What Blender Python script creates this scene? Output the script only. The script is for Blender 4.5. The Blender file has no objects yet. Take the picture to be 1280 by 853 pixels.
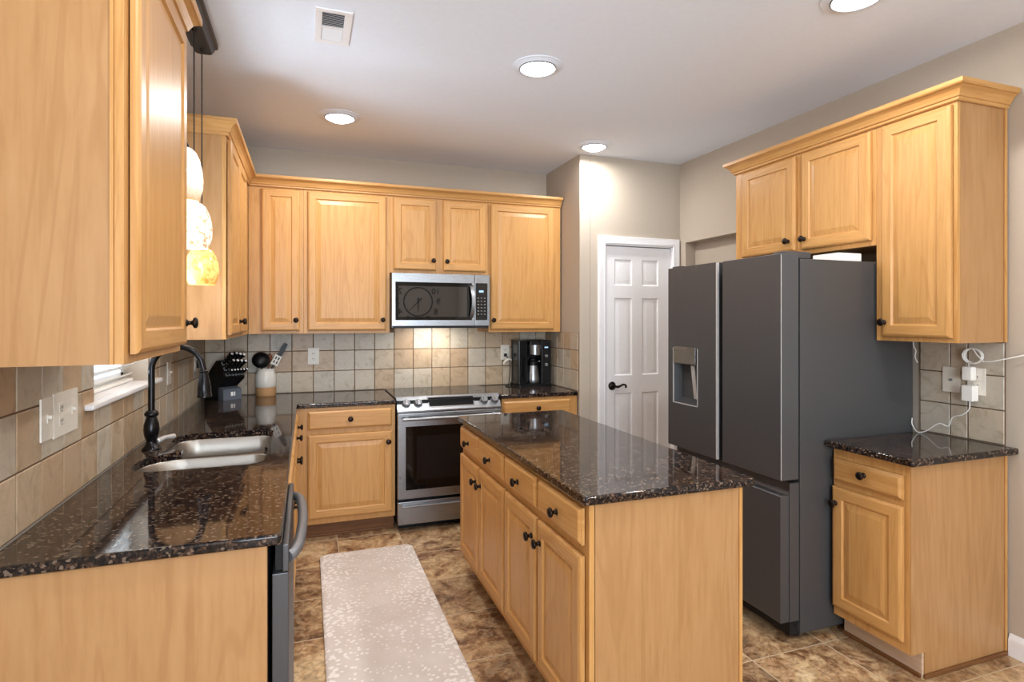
import bpy, bmesh, math, random
from mathutils import Vector, Matrix
random.seed(7)
SC = bpy.context.scene
COL = SC.collection
PI = math.pi
# ---------------------------------------------------------------- camera, world, light, exposure
cam_d = bpy.data.cameras.new('camera')
cam_d.sensor_width = 36.0
cam_d.lens = 717.87 / 1280 * 36
cam_d.shift_y = -0.02097
cam_d.clip_start = 0.02
cam = bpy.data.objects.new('camera', cam_d)
COL.objects.link(cam)
cam.location = (0.7112, -4.6764, 1.4726)
cam.rotation_euler = (math.radians(90), 0, math.radians(-19.615))
SC.camera = cam
SC.view_settings.view_transform = 'Standard'
SC.view_settings.look = 'None'
SC.view_settings.gamma = 1.0
SC.view_settings.use_curve_mapping = False
SC.view_settings.exposure = 0.2
SC.cycles.use_denoising = True
SC.cycles.max_bounces = 10
SC.cycles.diffuse_bounces = 6
SC.cycles.glossy_bounces = 5
SC.cycles.sample_clamp_indirect = 6.0
SC.cycles.caustics_reflective = False
SC.cycles.caustics_refractive = False
W = bpy.data.worlds.new('daylight'); SC.world = W
W.use_nodes = True
W.node_tree.nodes['Background'].inputs[0].default_value = (0.62, 0.80, 1.0, 1)
W.node_tree.nodes['Background'].inputs[1].default_value = 1.6
DOWN_W, REAR_FILL_W, SINK_W, HOOD_W = 11.5, 94.0, 130.0, 2.3

def area(name, loc, rot, sx, sy, power, color=(1, 1, 1), shape='RECTANGLE', spread=PI, parent=None):
    d = bpy.data.lights.new(name, 'AREA'); d.shape = shape; d.size = sx; d.size_y = sy
    d.energy = power; d.color = color; d.spread = spread
    o = bpy.data.objects.new(name, d); COL.objects.link(o)
    o.location = loc; o.rotation_euler = rot
    if parent:
        o.parent = parent; o.location = Vector(loc) - parent.location
    return o
H = 2.757
REAR = -7.6
XR = 3.62
# fill light through two added, unseen rear windows (behind the camera); daylight at the sink window
ADDED_WIN = [(0.12, 1.00), (1.10, 1.98)]  # unseen openings, added to let the rear fill light in
for a, b in ADDED_WIN:
    for k in range(6):       # added fill strips, tilted upwards to brighten the ceiling, each in the window opening
        area('rear_window_fill', ((a + b) / 2, REAR - 0.14, 0.56 + 0.316 * k), (PI / 2 + 0.68, 0, 0), b - a, 0.30, REAR_FILL_W / 6, (0.80, 0.90, 1.0))
# light thrown up from the sunlit ground outside the sink window
area('sink_window_daylight', (-0.80, -1.91, 0.95), (0, -PI + 0.55, 0), 1.0, 1.1, SINK_W, (0.80, 0.90, 1.0))

# ---------------------------------------------------------------- materials
def srgb(r, g, b):
    f = lambda c: (c / 255 / 12.92) if c / 255 <= 0.04045 else ((c / 255 + 0.055) / 1.055) ** 2.4
    return (f(r), f(g), f(b), 1)

class NT:
    def __init__(s, name):
        s.m = bpy.data.materials.new(name); s.m.use_nodes = True
        s.t = s.m.node_tree; s.n = s.t.nodes; s.b = s.n['Principled BSDF']
    def node(s, typ, **kw):
        n = s.n.new(typ)
        for k, v in kw.items():
            if k.startswith('i_'):
                n.inputs[k[2:].replace('_', ' ')].default_value = v
            else: setattr(n, k, v)
        return n
    def link(s, a, b): s.t.links.new(a, b)
    def ramp(s, fac, stops, interp='LINEAR'):
        r = s.node('ShaderNodeValToRGB'); r.color_ramp.interpolation = interp
        e = r.color_ramp.elements
        while len(e) < len(stops): e.new(0.5)
        for i, (p, c) in enumerate(stops): e[i].position = p; e[i].color = c
        s.link(fac, r.inputs[0]); return r.outputs[0]
    def mix(s, fac, a, b, blend='MIX'):
        n = s.node('ShaderNodeMix', data_type='RGBA', blend_type=blend)
        for sock, v in ((n.inputs[0], fac), (n.inputs[6], a), (n.inputs[7], b)):
            if isinstance(v, (float, int, tuple)): sock.default_value = v
            else: s.link(v, sock)
        return n.outputs[2]
    def coords(s, scale=(1, 1, 1), rnd=True, kind='Object'):
        tc = s.node('ShaderNodeTexCoord'); mp = s.node('ShaderNodeMapping')
        mp.inputs['Scale'].default_value = scale
        src = tc.outputs[kind]
        if rnd:
            oi = s.node('ShaderNodeObjectInfo')
            mul = s.node('ShaderNodeVectorMath', operation='MULTIPLY_ADD')
            s.link(oi.outputs['Random'], mul.inputs[0]); mul.inputs[1].default_value = (7.1, 3.7, 5.3)
            s.link(src, mul.inputs[2]); src = mul.outputs[0]
        s.link(src, mp.inputs['Vector']); return mp.outputs[0]
    def noise(s, vec, scale=5, detail=4, rough=0.5, dist=0.0):
        n = s.node('ShaderNodeTexNoise'); n.inputs['Scale'].default_value = scale
        n.inputs['Detail'].default_value = detail; n.inputs['Roughness'].default_value = rough
        n.inputs['Distortion'].default_value = dist
        s.link(vec, n.inputs['Vector']); return n.outputs['Fac']
    def bump(s, h, strength=0.2, dist=0.002):
        b = s.node('ShaderNodeBump'); b.inputs['Strength'].default_value = strength; b.inputs['Distance'].default_value = dist
        s.link(h, b.inputs['Height']); s.link(b.outputs[0], s.b.inputs['Normal'])
    def set(s, **kw):
        for k, v in kw.items(): s.b.inputs[k.replace('_', ' ')].default_value = v
        return s

def plain(name, col, rough=0.5, metal=0.0, var=0.012, **kw):
    t = NT(name); t.set(Base_Color=col, Roughness=rough, Metallic=metal)
    # faint procedural variation so that no surface is perfectly uniform
    n = t.noise(t.coords((1, 1, 1)), 40, 3)
    lo = tuple(c * (1 - var) for c in col[:3]) + (1,); hi = tuple(min(1, c * (1 + var)) for c in col[:3]) + (1,)
    t.link(t.ramp(n, [(0.3, lo), (0.7, hi)]), t.b.inputs['Base Color'])
    for k, v in kw.items(): t.b.inputs[k.replace('_', ' ')].default_value = v
    return t.m

def emit(name, col, strength):
    t = NT(name); t.set(Base_Color=(0.02, 0.02, 0.02, 1), Roughness=0.4, Emission_Color=col, Emission_Strength=strength)
    return t.m

def wood(name, sc, light, mid, dark, rough=0.38):
    t = NT(name)
    v = t.coords(sc)
    fine = t.noise(v, 9.0, 5, 0.6, 0.3)
    v2 = t.coords(tuple(c * 0.35 for c in sc))
    fig = t.noise(v2, 2.2, 3, 0.5, 1.6)
    wv = t.node('ShaderNodeMath', operation='SINE')
    ml = t.node('ShaderNodeMath', operation='MULTIPLY'); ml.inputs[1].default_value = 34.0
    t.link(fig, ml.inputs[0]); t.link(ml.outputs[0], wv.inputs[0])
    line = t.ramp(wv.outputs[0], [(0.0, (0, 0, 0, 1)), (0.72, (0, 0, 0, 1)), (1.0, (0.55, 0.55, 0.55, 1))])
    base = t.ramp(fine, [(0.25, dark), (0.5, mid), (0.78, light)])
    broad = t.noise(t.coords((1, 1, 1)), 2.3, 2)
    base = t.mix(t.ramp(broad, [(0.3, (0.0, 0, 0, 1)), (0.75, (0.5, 0.5, 0.5, 1))]), base, mid)
    col = t.mix(line, base, dark)
    oi = t.node('ShaderNodeObjectInfo')
    hv = t.node('ShaderNodeHueSaturation')
    mr = t.node('ShaderNodeMapRange'); mr.inputs['To Min'].default_value = 0.94; mr.inputs['To Max'].default_value = 1.04
    t.link(oi.outputs['Random'], mr.inputs['Value']); t.link(mr.outputs[0], hv.inputs['Value'])
    t.link(col, hv.inputs['Color']); t.link(hv.outputs[0], t.b.inputs['Base Color'])
    t.set(Roughness=rough, Specular_IOR_Level=0.36, Coat_Weight=0.05, Coat_Roughness=0.3)
    t.bump(fine, 0.05, 0.001)
    return t.m

WL, WM, WD = srgb(204, 158, 100), srgb(196, 147, 88), srgb(180, 129, 71)
M = {}
M['wood_v'] = wood('maple_vertical_grain', (9, 9, 0.55), WL, WM, WD)
M['wood_h'] = wood('maple_horizontal_grain', (0.55, 0.55, 9), WL, WM, WD)
M['panel'] = wood('maple_veneer', (5, 5, 0.45), srgb(186, 145, 100), srgb(178, 135, 89), srgb(165, 121, 76), 0.4)
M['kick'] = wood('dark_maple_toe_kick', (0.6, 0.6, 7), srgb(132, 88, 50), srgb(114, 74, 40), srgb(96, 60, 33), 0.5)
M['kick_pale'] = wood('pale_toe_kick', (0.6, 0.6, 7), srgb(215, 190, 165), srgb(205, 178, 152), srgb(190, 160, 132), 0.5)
M['inside'] = plain('cabinet_inside', srgb(190, 150, 105), 0.6)
M['bronze'] = plain('oil_rubbed_bronze', srgb(38, 28, 23), 0.32, 0.75)
M['wall'] = plain('greige_wall_paint', srgb(182, 170, 155), 0.75)
M['ceil'] = plain('ceiling_paint', srgb(234, 240, 250), 0.85)
M['white'] = plain('white_gloss_paint', srgb(236, 236, 238), 0.35)
M['plastic_white'] = plain('white_plastic', srgb(240, 239, 235), 0.35)
M['plate'] = plain('almond_plate', srgb(226, 221, 210), 0.4)
M['black'] = plain('black_plastic', srgb(9, 9, 10), 0.4, Specular_IOR_Level=0.3)
M['black_matte'] = plain('black_rubber', srgb(12, 12, 12), 0.65)
M['black_glass'] = plain('black_glass', srgb(8, 8, 9), 0.06)
M['canopy'] = plain('charcoal_metal', srgb(54, 57, 61), 0.5, 0.0)
M['faucet'] = plain('dark_faucet_metal', srgb(38, 37, 38), 0.24, 0.8)
M['chrome'] = plain('chrome', srgb(225, 225, 225), 0.12, 1.0)
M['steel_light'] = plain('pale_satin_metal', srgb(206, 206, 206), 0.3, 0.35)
M['glass_screen'] = plain('microwave_window', srgb(34, 34, 35), 0.02, IOR=2.0)
M['ceramic_white'] = plain('white_glaze', srgb(232, 228, 218), 0.25)
M['ceramic_tan'] = plain('bare_tan_clay', srgb(186, 142, 96), 0.6)
M['wood_spoon'] = plain('reddish_wood', srgb(140, 84, 56), 0.6)
M['grey_label'] = plain('slate_label', srgb(92, 98, 108), 0.4)
M['grout_floor'] = None

def brushed(name, col, rough, sc):
    t = NT(name)
    n = t.noise(t.coords(sc, False), 60, 3, 0.6)
    t.link(t.ramp(n, [(0.3, tuple(c * 0.9 for c in col[:3]) + (1,)), (0.7, col)]), t.b.inputs['Base Color'])
    r = t.node('ShaderNodeMapRange'); r.inputs['To Min'].default_value = rough * 0.85; r.inputs['To Max'].default_value = rough * 1.2
    t.link(n, r.inputs['Value']); t.link(r.outputs[0], t.b.inputs['Roughness'])
    t.set(Metallic=1.0, Anisotropic=0.4)
    return t.m
M['steel'] = brushed('brushed_stainless', srgb(156, 158, 161), 0.28, (0.3, 0.3, 12))
M['steel_sink'] = brushed('sink_stainless', srgb(172, 166, 158), 0.32, (6, 0.4, 3))
M['dark_steel'] = brushed('black_stainless', srgb(93, 94, 97), 0.42, (12, 12, 0.2))
M['dark_steel'].node_tree.nodes['Principled BSDF'].inputs['Metallic'].default_value = 0.6
M['dark_side'] = plain('grey_appliance_side', srgb(76, 77, 79), 0.4, 0.3)
M['grey_metal'] = plain('grey_painted_metal', srgb(120, 122, 126), 0.4, 0.5)

def granite():
    t = NT('tan_brown_granite')
    v = t.coords((1, 1, 1), False)
    vo = t.node('ShaderNodeTexVoronoi'); vo.inputs['Scale'].default_value = 145; t.link(v, vo.inputs['Vector'])
    sep = t.node('ShaderNodeSeparateColor'); t.link(vo.outputs['Color'], sep.inputs[0])
    n = t.noise(v, 70, 5, 0.62, 0.8)
    big = t.noise(v, 14, 3, 0.5)
    base = t.ramp(n, [(0.37, srgb(10, 10, 11)), (0.47, srgb(34, 26, 23)), (0.56, srgb(74, 54, 42)), (0.68, srgb(112, 86, 68))])
    base = t.mix(t.ramp(big, [(0.38, (0, 0, 0, 1)), (0.68, (0.7, 0.7, 0.7, 1))]), base, srgb(30, 26, 26))
    fleck = t.ramp(sep.outputs[0], [(0.0, (0, 0, 0, 1)), (0.85, (0.8, 0.8, 0.8, 1))], 'CONSTANT')
    col = t.mix(fleck, base, srgb(116, 100, 86))
    dk = t.ramp(sep.outputs[1], [(0.0, (0, 0, 0, 1)), (0.66, (0.85, 0.85, 0.85, 1))], 'CONSTANT')
    col = t.mix(dk, col, srgb(12, 13, 18))
    t.link(col, t.b.inputs['Base Color'])
    t.set(Roughness=0.05, IOR=1.45)
    return t.m
M['granite'] = granite()

def floor_mat():
    t = NT('brown_slate_look_floor_tile')
    tc = t.node('ShaderNodeTexCoord'); mp = t.node('ShaderNodeMapping')
    mp.inputs['Location'].default_value = (-0.90 + 0.405 * 20, 1.07 + 0.405 * 30, 0)
    t.link(tc.outputs['Object'], mp.inputs['Vector'])
    br = t.node('ShaderNodeTexBrick'); br.offset = 0.0; br.squash = 1.0
    t.link(mp.outputs[0], br.inputs['Vector'])
    br.inputs['Scale'].default_value = 1.0
    br.inputs['Brick Width'].default_value = 0.405; br.inputs['Row Height'].default_value = 0.405
    br.inputs['Mortar Size'].default_value = 0.0034; br.inputs['Mortar Smooth'].default_value = 0.25
    br.inputs['Color1'].default_value = (0, 0, 0, 1); br.inputs['Color2'].default_value = (1, 1, 1, 1)
    v = t.node('ShaderNodeVectorMath', operation='MULTIPLY_ADD')
    t.link(br.outputs['Color'], v.inputs[0]); v.inputs[1].default_value = (3.1, 5.7, 2.3); t.link(tc.outputs['Object'], v.inputs[2])
    n1 = t.noise(v.outputs[0], 4.0, 8, 0.66, 1.2)
    n2 = t.noise(v.outputs[0], 16, 8, 0.75, 0.8)
    n3 = t.noise(v.outputs[0], 42, 5, 0.66)
    c = t.ramp(n1, [(0.36, srgb(78, 52, 33)), (0.43, srgb(124, 88, 58)), (0.49, srgb(166, 130, 92)), (0.57, srgb(200, 170, 128)), (0.70, srgb(214, 194, 158))])
    c2 = t.ramp(n2, [(0.38, srgb(58, 40, 27)), (0.47, srgb(132, 98, 70)), (0.56, srgb(210, 186, 150))])
    c = t.mix(0.36, c, c2)
    sp = t.ramp(n3, [(0.34, (0.50, 0.48, 0.46, 1)), (0.46, (1, 1, 1, 1)), (0.70, (1.18, 1.16, 1.12, 1))])
    c = t.mix(0.8, c, sp, 'MULTIPLY')
    tint = t.ramp(br.outputs['Color'], [(0, (0.80, 0.78, 0.76, 1)), (1, (1.12, 1.10, 1.07, 1))])
    c = t.mix(1.0, c, tint, 'MULTIPLY')
    c = t.mix(br.outputs['Fac'], c, srgb(196, 176, 146))
    t.link(c, t.b.inputs['Base Color'])
    t.set(Roughness=0.42)
    inv = t.node('ShaderNodeMath', operation='SUBTRACT'); inv.inputs[0].default_value = 1.0; t.link(br.outputs['Fac'], inv.inputs[1])
    ad = t.node('ShaderNodeMath', operation='MULTIPLY_ADD'); t.link(n2, ad.inputs[0]); ad.inputs[1].default_value = 0.5; t.link(inv.outputs[0], ad.inputs[2])
    t.bump(ad.outputs[0], 0.35, 0.003)
    return t.m
M['floor'] = floor_mat()

def tile_mat():
    t = NT('tumbled_stone_wall_tile')
    at = t.node('ShaderNodeAttribute', attribute_name='tint')
    v = t.node('ShaderNodeVectorMath', operation='MULTIPLY_ADD')
    tc = t.node('ShaderNodeTexCoord')
    t.link(at.outputs['Vector'], v.inputs[0]); v.inputs[1].default_value = (9, 7, 5); t.link(tc.outputs['Object'], v.inputs[2])
    n = t.noise(v.outputs[0], 12, 6, 0.62, 1.0)
    f = t.noise(v.outputs[0], 60, 4, 0.6)
    base = t.ramp(at.outputs['Fac'], [(0.0, srgb(178, 150, 119)), (0.35, srgb(188, 166, 138)), (0.6, srgb(192, 177, 155)), (1.0, srgb(188, 180, 166))])
    vein = t.ramp(n, [(0.30, (0.70, 0.64, 0.56, 1)), (0.48, (1, 1, 1, 1)), (0.72, (1.08, 1.07, 1.05, 1))])
    c = t.mix(0.85, base, vein, 'MULTIPLY')
    c = t.mix(0.25, c, t.ramp(f, [(0.3, (0.75, 0.72, 0.68, 1)), (0.6, (1.05, 1.05, 1.05, 1))]), 'MULTIPLY')
    t.link(c, t.b.inputs['Base Color']); t.set(Roughness=0.42)
    t.bump(f, 0.12, 0.002)
    return t.m
M['tile'] = tile_mat()
M['grout'] = plain('brown_grout', srgb(104, 82, 62), 0.9)

def mat_mat():
    t = NT('fawn_spotted_mat')
    v = t.coords((1, 1, 1), False)
    warp = t.node('ShaderNodeTexNoise'); warp.inputs['Scale'].default_value = 9; t.link(v, warp.inputs['Vector'])
    va = t.node('ShaderNodeVectorMath', operation='MULTIPLY_ADD'); t.link(warp.outputs['Color'], va.inputs[0]); va.inputs[1].default_value = (0.05, 0.05, 0); t.link(v, va.inputs[2])
    vo = t.node('ShaderNodeTexVoronoi'); vo.inputs['Scale'].default_value = 40; t.link(va.outputs[0], vo.inputs['Vector'])
    sz = t.noise(v, 4.5, 2)
    # spot radius varies over the mat: dense near the long edges, sparse in the middle
    sx = t.node('ShaderNodeSeparateXYZ'); t.link(v, sx.inputs[0])
    ab = t.node('ShaderNodeMath', operation='ABSOLUTE'); t.link(sx.outputs[0], ab.inputs[0])
    thr = t.node('ShaderNodeMath', operation='MULTIPLY_ADD'); t.link(ab.outputs[0], thr.inputs[0]); thr.inputs[1].default_value = 0.85; thr.inputs[2].default_value = -0.13
    th2 = t.node('ShaderNodeMath', operation='MULTIPLY_ADD'); t.link(sz, th2.inputs[0]); th2.inputs[1].default_value = 0.75; t.link(thr.outputs[0], th2.inputs[2])
    sub = t.node('ShaderNodeMath', operation='SUBTRACT'); t.link(th2.outputs[0], sub.inputs[0]); t.link(vo.outputs['Distance'], sub.inputs[1])
    spot = t.ramp(sub.outputs[0], [(0.0, (0, 0, 0, 1)), (0.08, (1, 1, 1, 1))])
    base = t.ramp(t.noise(v, 7, 4), [(0.3, srgb(206, 195, 185)), (0.7, srgb(217, 208, 201))])
    t.link(t.mix(spot, base, srgb(235, 229, 223)), t.b.inputs['Base Color'])
    t.set(Roughness=0.6)
    return t.m
M['mat'] = mat_mat()

def shade_mat(name, top, bottom, strength, spot=0):
    t = NT(name)
    tc = t.node('ShaderNodeTexCoord'); sx = t.node('ShaderNodeSeparateXYZ'); t.link(tc.outputs['Generated'], sx.inputs[0])
    v = t.coords((1, 1, 1), True)
    n = t.noise(v, 45, 4, 0.6, 0.6)
    ad = t.node('ShaderNodeMath', operation='MULTIPLY_ADD'); t.link(n, ad.inputs[0]); ad.inputs[1].default_value = 0.35; t.link(sx.outputs[2], ad.inputs[2])
    c = t.ramp(ad.outputs[0], [(0.12, bottom), (0.42, top)])
    if spot:
        sp = t.ramp(n, [(0.38, (0.55, 0.30, 0.10, 1)), (0.52, (1, 1, 1, 1))])
        c = t.mix(spot, c, sp, 'MULTIPLY')
    t.link(c, t.b.inputs['Emission Color']); t.link(c, t.b.inputs['Base Color'])
    t.set(Roughness=0.15, Emission_Strength=strength)
    return t.m
M['shade_white'] = shade_mat('white_lit_glass', (1.0, 0.93, 0.80, 1), (0.80, 0.34, 0.09, 1), 0.4)
M['shade_crackle'] = shade_mat('crackled_lit_glass', (1.0, 0.94, 0.84, 1), (0.95, 0.82, 0.64, 1), 0.42, 0.85)
M['shade_amber'] = shade_mat('amber_lit_glass', (1.0, 0.56, 0.18, 1), (0.90, 0.40, 0.09, 1), 0.55, 0.6)
M['bulb'] = emit('lit_bulb', (1.0, 0.97, 0.92, 1), 3.0)
M['down_lens'] = emit('lit_lens', (1.0, 0.985, 0.96, 1), 12.0)
M['display'] = emit('blue_display', (0.45, 0.70, 1.0, 1), 1.1)
M['hood_lens'] = emit('hood_lamp_lens', (1, 0.97, 0.9, 1), 4.0)

def pane_mat():
    m = bpy.data.materials.new('window_glass'); m.use_nodes = True; n = m.node_tree.nodes; n.clear()
    o = n.new('ShaderNodeOutputMaterial'); mx = n.new('ShaderNodeMixShader'); tr = n.new('ShaderNodeBsdfTransparent'); gl = n.new('ShaderNodeBsdfGlossy'); mx.inputs[0].default_value = 0.06
    gl.inputs['Roughness'].default_value = 0.02
    L_ = m.node_tree.links; L_.new(tr.outputs[0], mx.inputs[1]); L_.new(gl.outputs[0], mx.inputs[2]); L_.new(mx.outputs[0], o.inputs[0])
    return m
M['pane'] = pane_mat()

# ---------------------------------------------------------------- mesh helpers
class MB:
    def __init__(s): s.bm = bmesh.new(); s.tints = []
    def add(s, vs, fs, mat=0):
        b = [s.bm.verts.new(v) for v in vs]; out = []
        for f in fs:
            try:
                fc = s.bm.faces.new([b[i] for i in f]); fc.material_index = mat; out.append(fc)
            except ValueError: pass
        return b, out
    def box(s, x0, x1, y0, y1, z0, z1, b=0.0, mat=0, seg=2):
        if x0 > x1: x0, x1 = x1, x0
        if y0 > y1: y0, y1 = y1, y0
        vs = [(x, y, z) for x in (x0, x1) for y in (y0, y1) for z in (z0, z1)]
        fs = [(0, 1, 3, 2), (4, 6, 7, 5), (0, 4, 5, 1), (2, 3, 7, 6), (0, 2, 6, 4), (1, 5, 7, 3)]
        vv, ff = s.add(vs, fs, mat)
        if b > 0:
            es = list({e for f in ff for e in f.edges})
            bmesh.ops.bevel(s.bm, geom=es, offset=b, segments=seg, affect='EDGES', profile=0.5, material=-1)
        return s
    def loft(s, rings, cap0=True, cap1=True, mat=0, closed=True):
        n = len(rings[0]); vs = [p for r in rings for p in r]; fs = []
        for k in range(len(rings) - 1):
            for i in range(n if closed else n - 1):
                j = (i + 1) % n
                fs.append((k * n + i, k * n + j, (k + 1) * n + j, (k + 1) * n + i))
        if cap0: fs.append(tuple(range(n))[::-1])
        if cap1: fs.append(tuple((len(rings) - 1) * n + i for i in range(n)))
        return s.add(vs, fs, mat)
    def lathe(s, prof, o=(0, 0, 0), axis=(0, 0, 1), seg=24, mat=0, caps=True):
        a = Vector(axis).normalized(); u = a.orthogonal().normalized(); w = a.cross(u); o = Vector(o)
        rings = []
        for r, h in prof:
            rings.append([tuple(o + a * h + (u * math.cos(2 * PI * i / seg) + w * math.sin(2 * PI * i / seg)) * max(r, 1e-5)) for i in range(seg)])
        s.loft(rings, caps, caps, mat); return s
    def tube(s, pts, r, seg=10, mat=0, caps=True):
        pts = [Vector(p) for p in pts]; n = len(pts)
        rs = r if isinstance(r, (list, tuple)) else [r] * n
        rings = []; u = None
        for i, p in enumerate(pts):
            t = (pts[min(i + 1, n - 1)] - pts[max(i - 1, 0)]).normalized()
            if u is None: u = t.orthogonal().normalized()
            else: u = (u - t * u.dot(t)).normalized()
            w = t.cross(u)
            rings.append([tuple(p + (u * math.cos(2 * PI * k / seg) + w * math.sin(2 * PI * k / seg)) * rs[i]) for k in range(seg)])
        s.loft(rings, caps, caps, mat); return s
    def prism(s, poly, f0, f1, fn, mat=0):
        """poly of (a,b) extruded between f0 and f1; fn(a,b,f) -> xyz"""
        s.loft([[fn(a, b, f0) for a, b in poly], [fn(a, b, f1) for a, b in poly]], True, True, mat); return s
    def rounded(s, x0, x1, y0, y1, z0, z1, r, seg=6, mat=0):
        p = rrect(x0, x1, y0, y1, r, seg)
        s.loft([[(a, b, z0) for a, b in p], [(a, b, z1) for a, b in p]], True, True, mat); return s

def rrect(x0, x1, y0, y1, r, seg=6):
    out = []
    rr = r if isinstance(r, (list, tuple)) else [r] * 4
    for (cx, cy, a0, q) in ((x1 - rr[0], y1 - rr[0], 0, rr[0]), (x0 + rr[1], y1 - rr[1], PI / 2, rr[1]), (x0 + rr[2], y0 + rr[2], PI, rr[2]), (x1 - rr[3], y0 + rr[3], 1.5 * PI, rr[3])):
        for i in range(seg + 1):
            a = a0 + PI / 2 * i / seg
            out.append((cx + q * math.cos(a), cy + q * math.sin(a)))
    return out

def spline(pts, n=8):
    """Catmull-Rom through pts"""
    P = [Vector(p) for p in pts]; P = [P[0] * 2 - P[1]] + P + [P[-1] * 2 - P[-2]]; out = []
    for i in range(1, len(P) - 2):
        for k in range(n):
            t = k / n; a, b, c, d = P[i - 1], P[i], P[i + 1], P[i + 2]
            out.append(0.5 * ((2 * b) + (c - a) * t + (2 * a - 5 * b + 4 * c - d) * t * t + (3 * b - a - 3 * c + d) * t ** 3))
    out.append(P[-2]); return out

def obj(name, mb, mats, parent=None, origin=None, smooth=35, tint=None):
    """link the collected shapes as ONE mesh object; shapes are given in world space"""
    bm = mb.bm
    bmesh.ops.remove_doubles(bm, verts=bm.verts, dist=1e-6)
    bmesh.ops.recalc_face_normals(bm, faces=bm.faces)
    if parent is not None:
        base = parent.matrix_world_loc if False else Vector(world_loc(parent)); off = Vector((0, 0, 0)) if origin is None else Vector(origin)
    elif origin is not None: base = Vector(origin); off = None
    else:
        xs = [v.co for v in bm.verts]
        base = Vector(((min(c.x for c in xs) + max(c.x for c in xs)) / 2, (min(c.y for c in xs) + max(c.y for c in xs)) / 2, min(c.z for c in xs))); off = None
    for v in bm.verts: v.co -= base
    me = bpy.data.meshes.new(name); bm.to_mesh(me); bm.free()
    for m in (mats if isinstance(mats, (list, tuple)) else [mats]): me.materials.append(m)
    if smooth:
        me.polygons.foreach_set('use_smooth', [True] * len(me.polygons))
        me.set_sharp_from_angle(angle=math.radians(smooth))
    o = bpy.data.objects.new(name, me); COL.objects.link(o)
    if smooth and smooth < 45:
        wn_ = o.modifiers.new('normals', 'WEIGHTED_NORMAL'); wn_.keep_sharp = True; wn_.weight = 90
    if parent is not None: o.parent = parent
    else: o.location = base
    return o

def world_loc(o):
    v = Vector(o.location)
    while o.parent: o = o.parent; v = v + Vector(o.location)
    return v

def tag(o, label=None, cat=None, group=None, kind=None):
    if label: o['label'] = label
    if cat: o['category'] = cat
    if group: o['group'] = group
    if kind: o['kind'] = kind
    return o

def thing(name, label, cat, loc, group=None):
    o = bpy.data.objects.new(name, None); COL.objects.link(o); o.location = loc
    o.empty_display_size = 0.05
    return tag(o, label, cat, group)

def struct(name, mb, mats, origin=(0, 0, 0), parent=None, **kw):
    o = obj(name, mb, mats, parent, None if parent else origin, **kw)
    o['kind'] = 'structure'; return o

def copy_tree(o, parent=None):
    c = o.copy(); COL.objects.link(c)
    if parent: c.parent = parent
    for ch in list(o.children): copy_tree(ch, c)
    return c

def B(*a, **k): return MB().box(*a, **k)

# ---------------------------------------------------------------- room shell
struct('floor', B(-0.15, XR + 0.3, REAR - 0.2, 0.15, -0.05, 0.0), M['floor'])
mb = MB(); mb.box(-0.15, XR + 0.3, REAR - 0.2, 0.15, H, H + 0.06); struct('ceiling', mb, M['ceil'])
WY0, WY1, WZ0, WZ1 = -2.29, -1.53, 1.185, 2.25          # window over the sink
mb = MB()
mb.box(-0.15, 0, REAR, WY0, 0, H); mb.box(-0.15, 0, WY1, 0, 0, H)
mb.box(-0.15, 0, WY0, WY1, 0, WZ0 - 0.02); mb.box(-0.15, 0, WY0, WY1, WZ1, H)
struct('wall_left', mb, M['wall'])
struct('wall_back', B(-0.15, 2.70, 0, 0.12, 0, H), M['wall'])
# pantry box: its side wall and the wall with the door
DX0, DX1, DZ = 2.926, 3.540, 2.062
struct('wall_pantry_side', B(2.70, 2.79, -0.659, 0.12, 0, H, b=0.004), M['wall'])
mb = MB()
mb.box(2.79, DX0 - 0.012, -0.659, -0.56, 0, H); mb.box(DX1 + 0.012, XR, -0.659, -0.56, 0, H); mb.box(DX0 - 0.012, DX1 + 0.012, -0.659, -0.56, DZ + 0.012, H)
struct('wall_pantry_front', mb, M['wall'])
struct('wall_pantry_inside', B(2.79, XR, -0.12, -0.06, 0, H), M['wall'])
# right wall with the shallow refrigerator niche
NY0, NY1, NZ, ND = -2.603, -0.735, 2.10, 0.095
mb = MB()
mb.box(XR, XR + 0.15, REAR, NY0, 0, H); mb.box(XR, XR + 0.15, NY1, 0.12, 0, H); mb.box(XR, XR + 0.15, NY0, NY1, NZ, H)
mb.box(XR + ND, XR + 0.15, NY0, NY1, 0, NZ)
struct('wall_right', mb, M['wall'])
mb = MB(); xs = [-0.15] + [c for w in ADDED_WIN for c in w] + [XR + 0.15]
for i in range(0, len(xs), 2): mb.box(xs[i], xs[i + 1], REAR - 0.12, REAR, 0, H)
for a, b in ADDED_WIN:
    mb.box(a, b, REAR - 0.12, REAR, 0, 0.40); mb.box(a, b, REAR - 0.12, REAR, 2.30, H)
struct('wall_rear', mb, M['wall'])
mb = MB()
mb.prism([(0, 0), (0.016, 0), (0.016, 0.07), (0.010, 0.082), (0.006, 0.092), (0, 0.095)], REAR, -3.035, lambda a, b, f: (XR - a, f, b))
struct('baseboard_right', mb, M['white'])
mb = MB()
mb.prism([(0, 0), (0.016, 0), (0.016, 0.07), (0.010, 0.082), (0.006, 0.092), (0, 0.095)], 2.70, DX0 - 0.07, lambda a, b, f: (f, -0.659 - a, b))
struct('baseboard_pantry', mb, M['white'])

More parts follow.
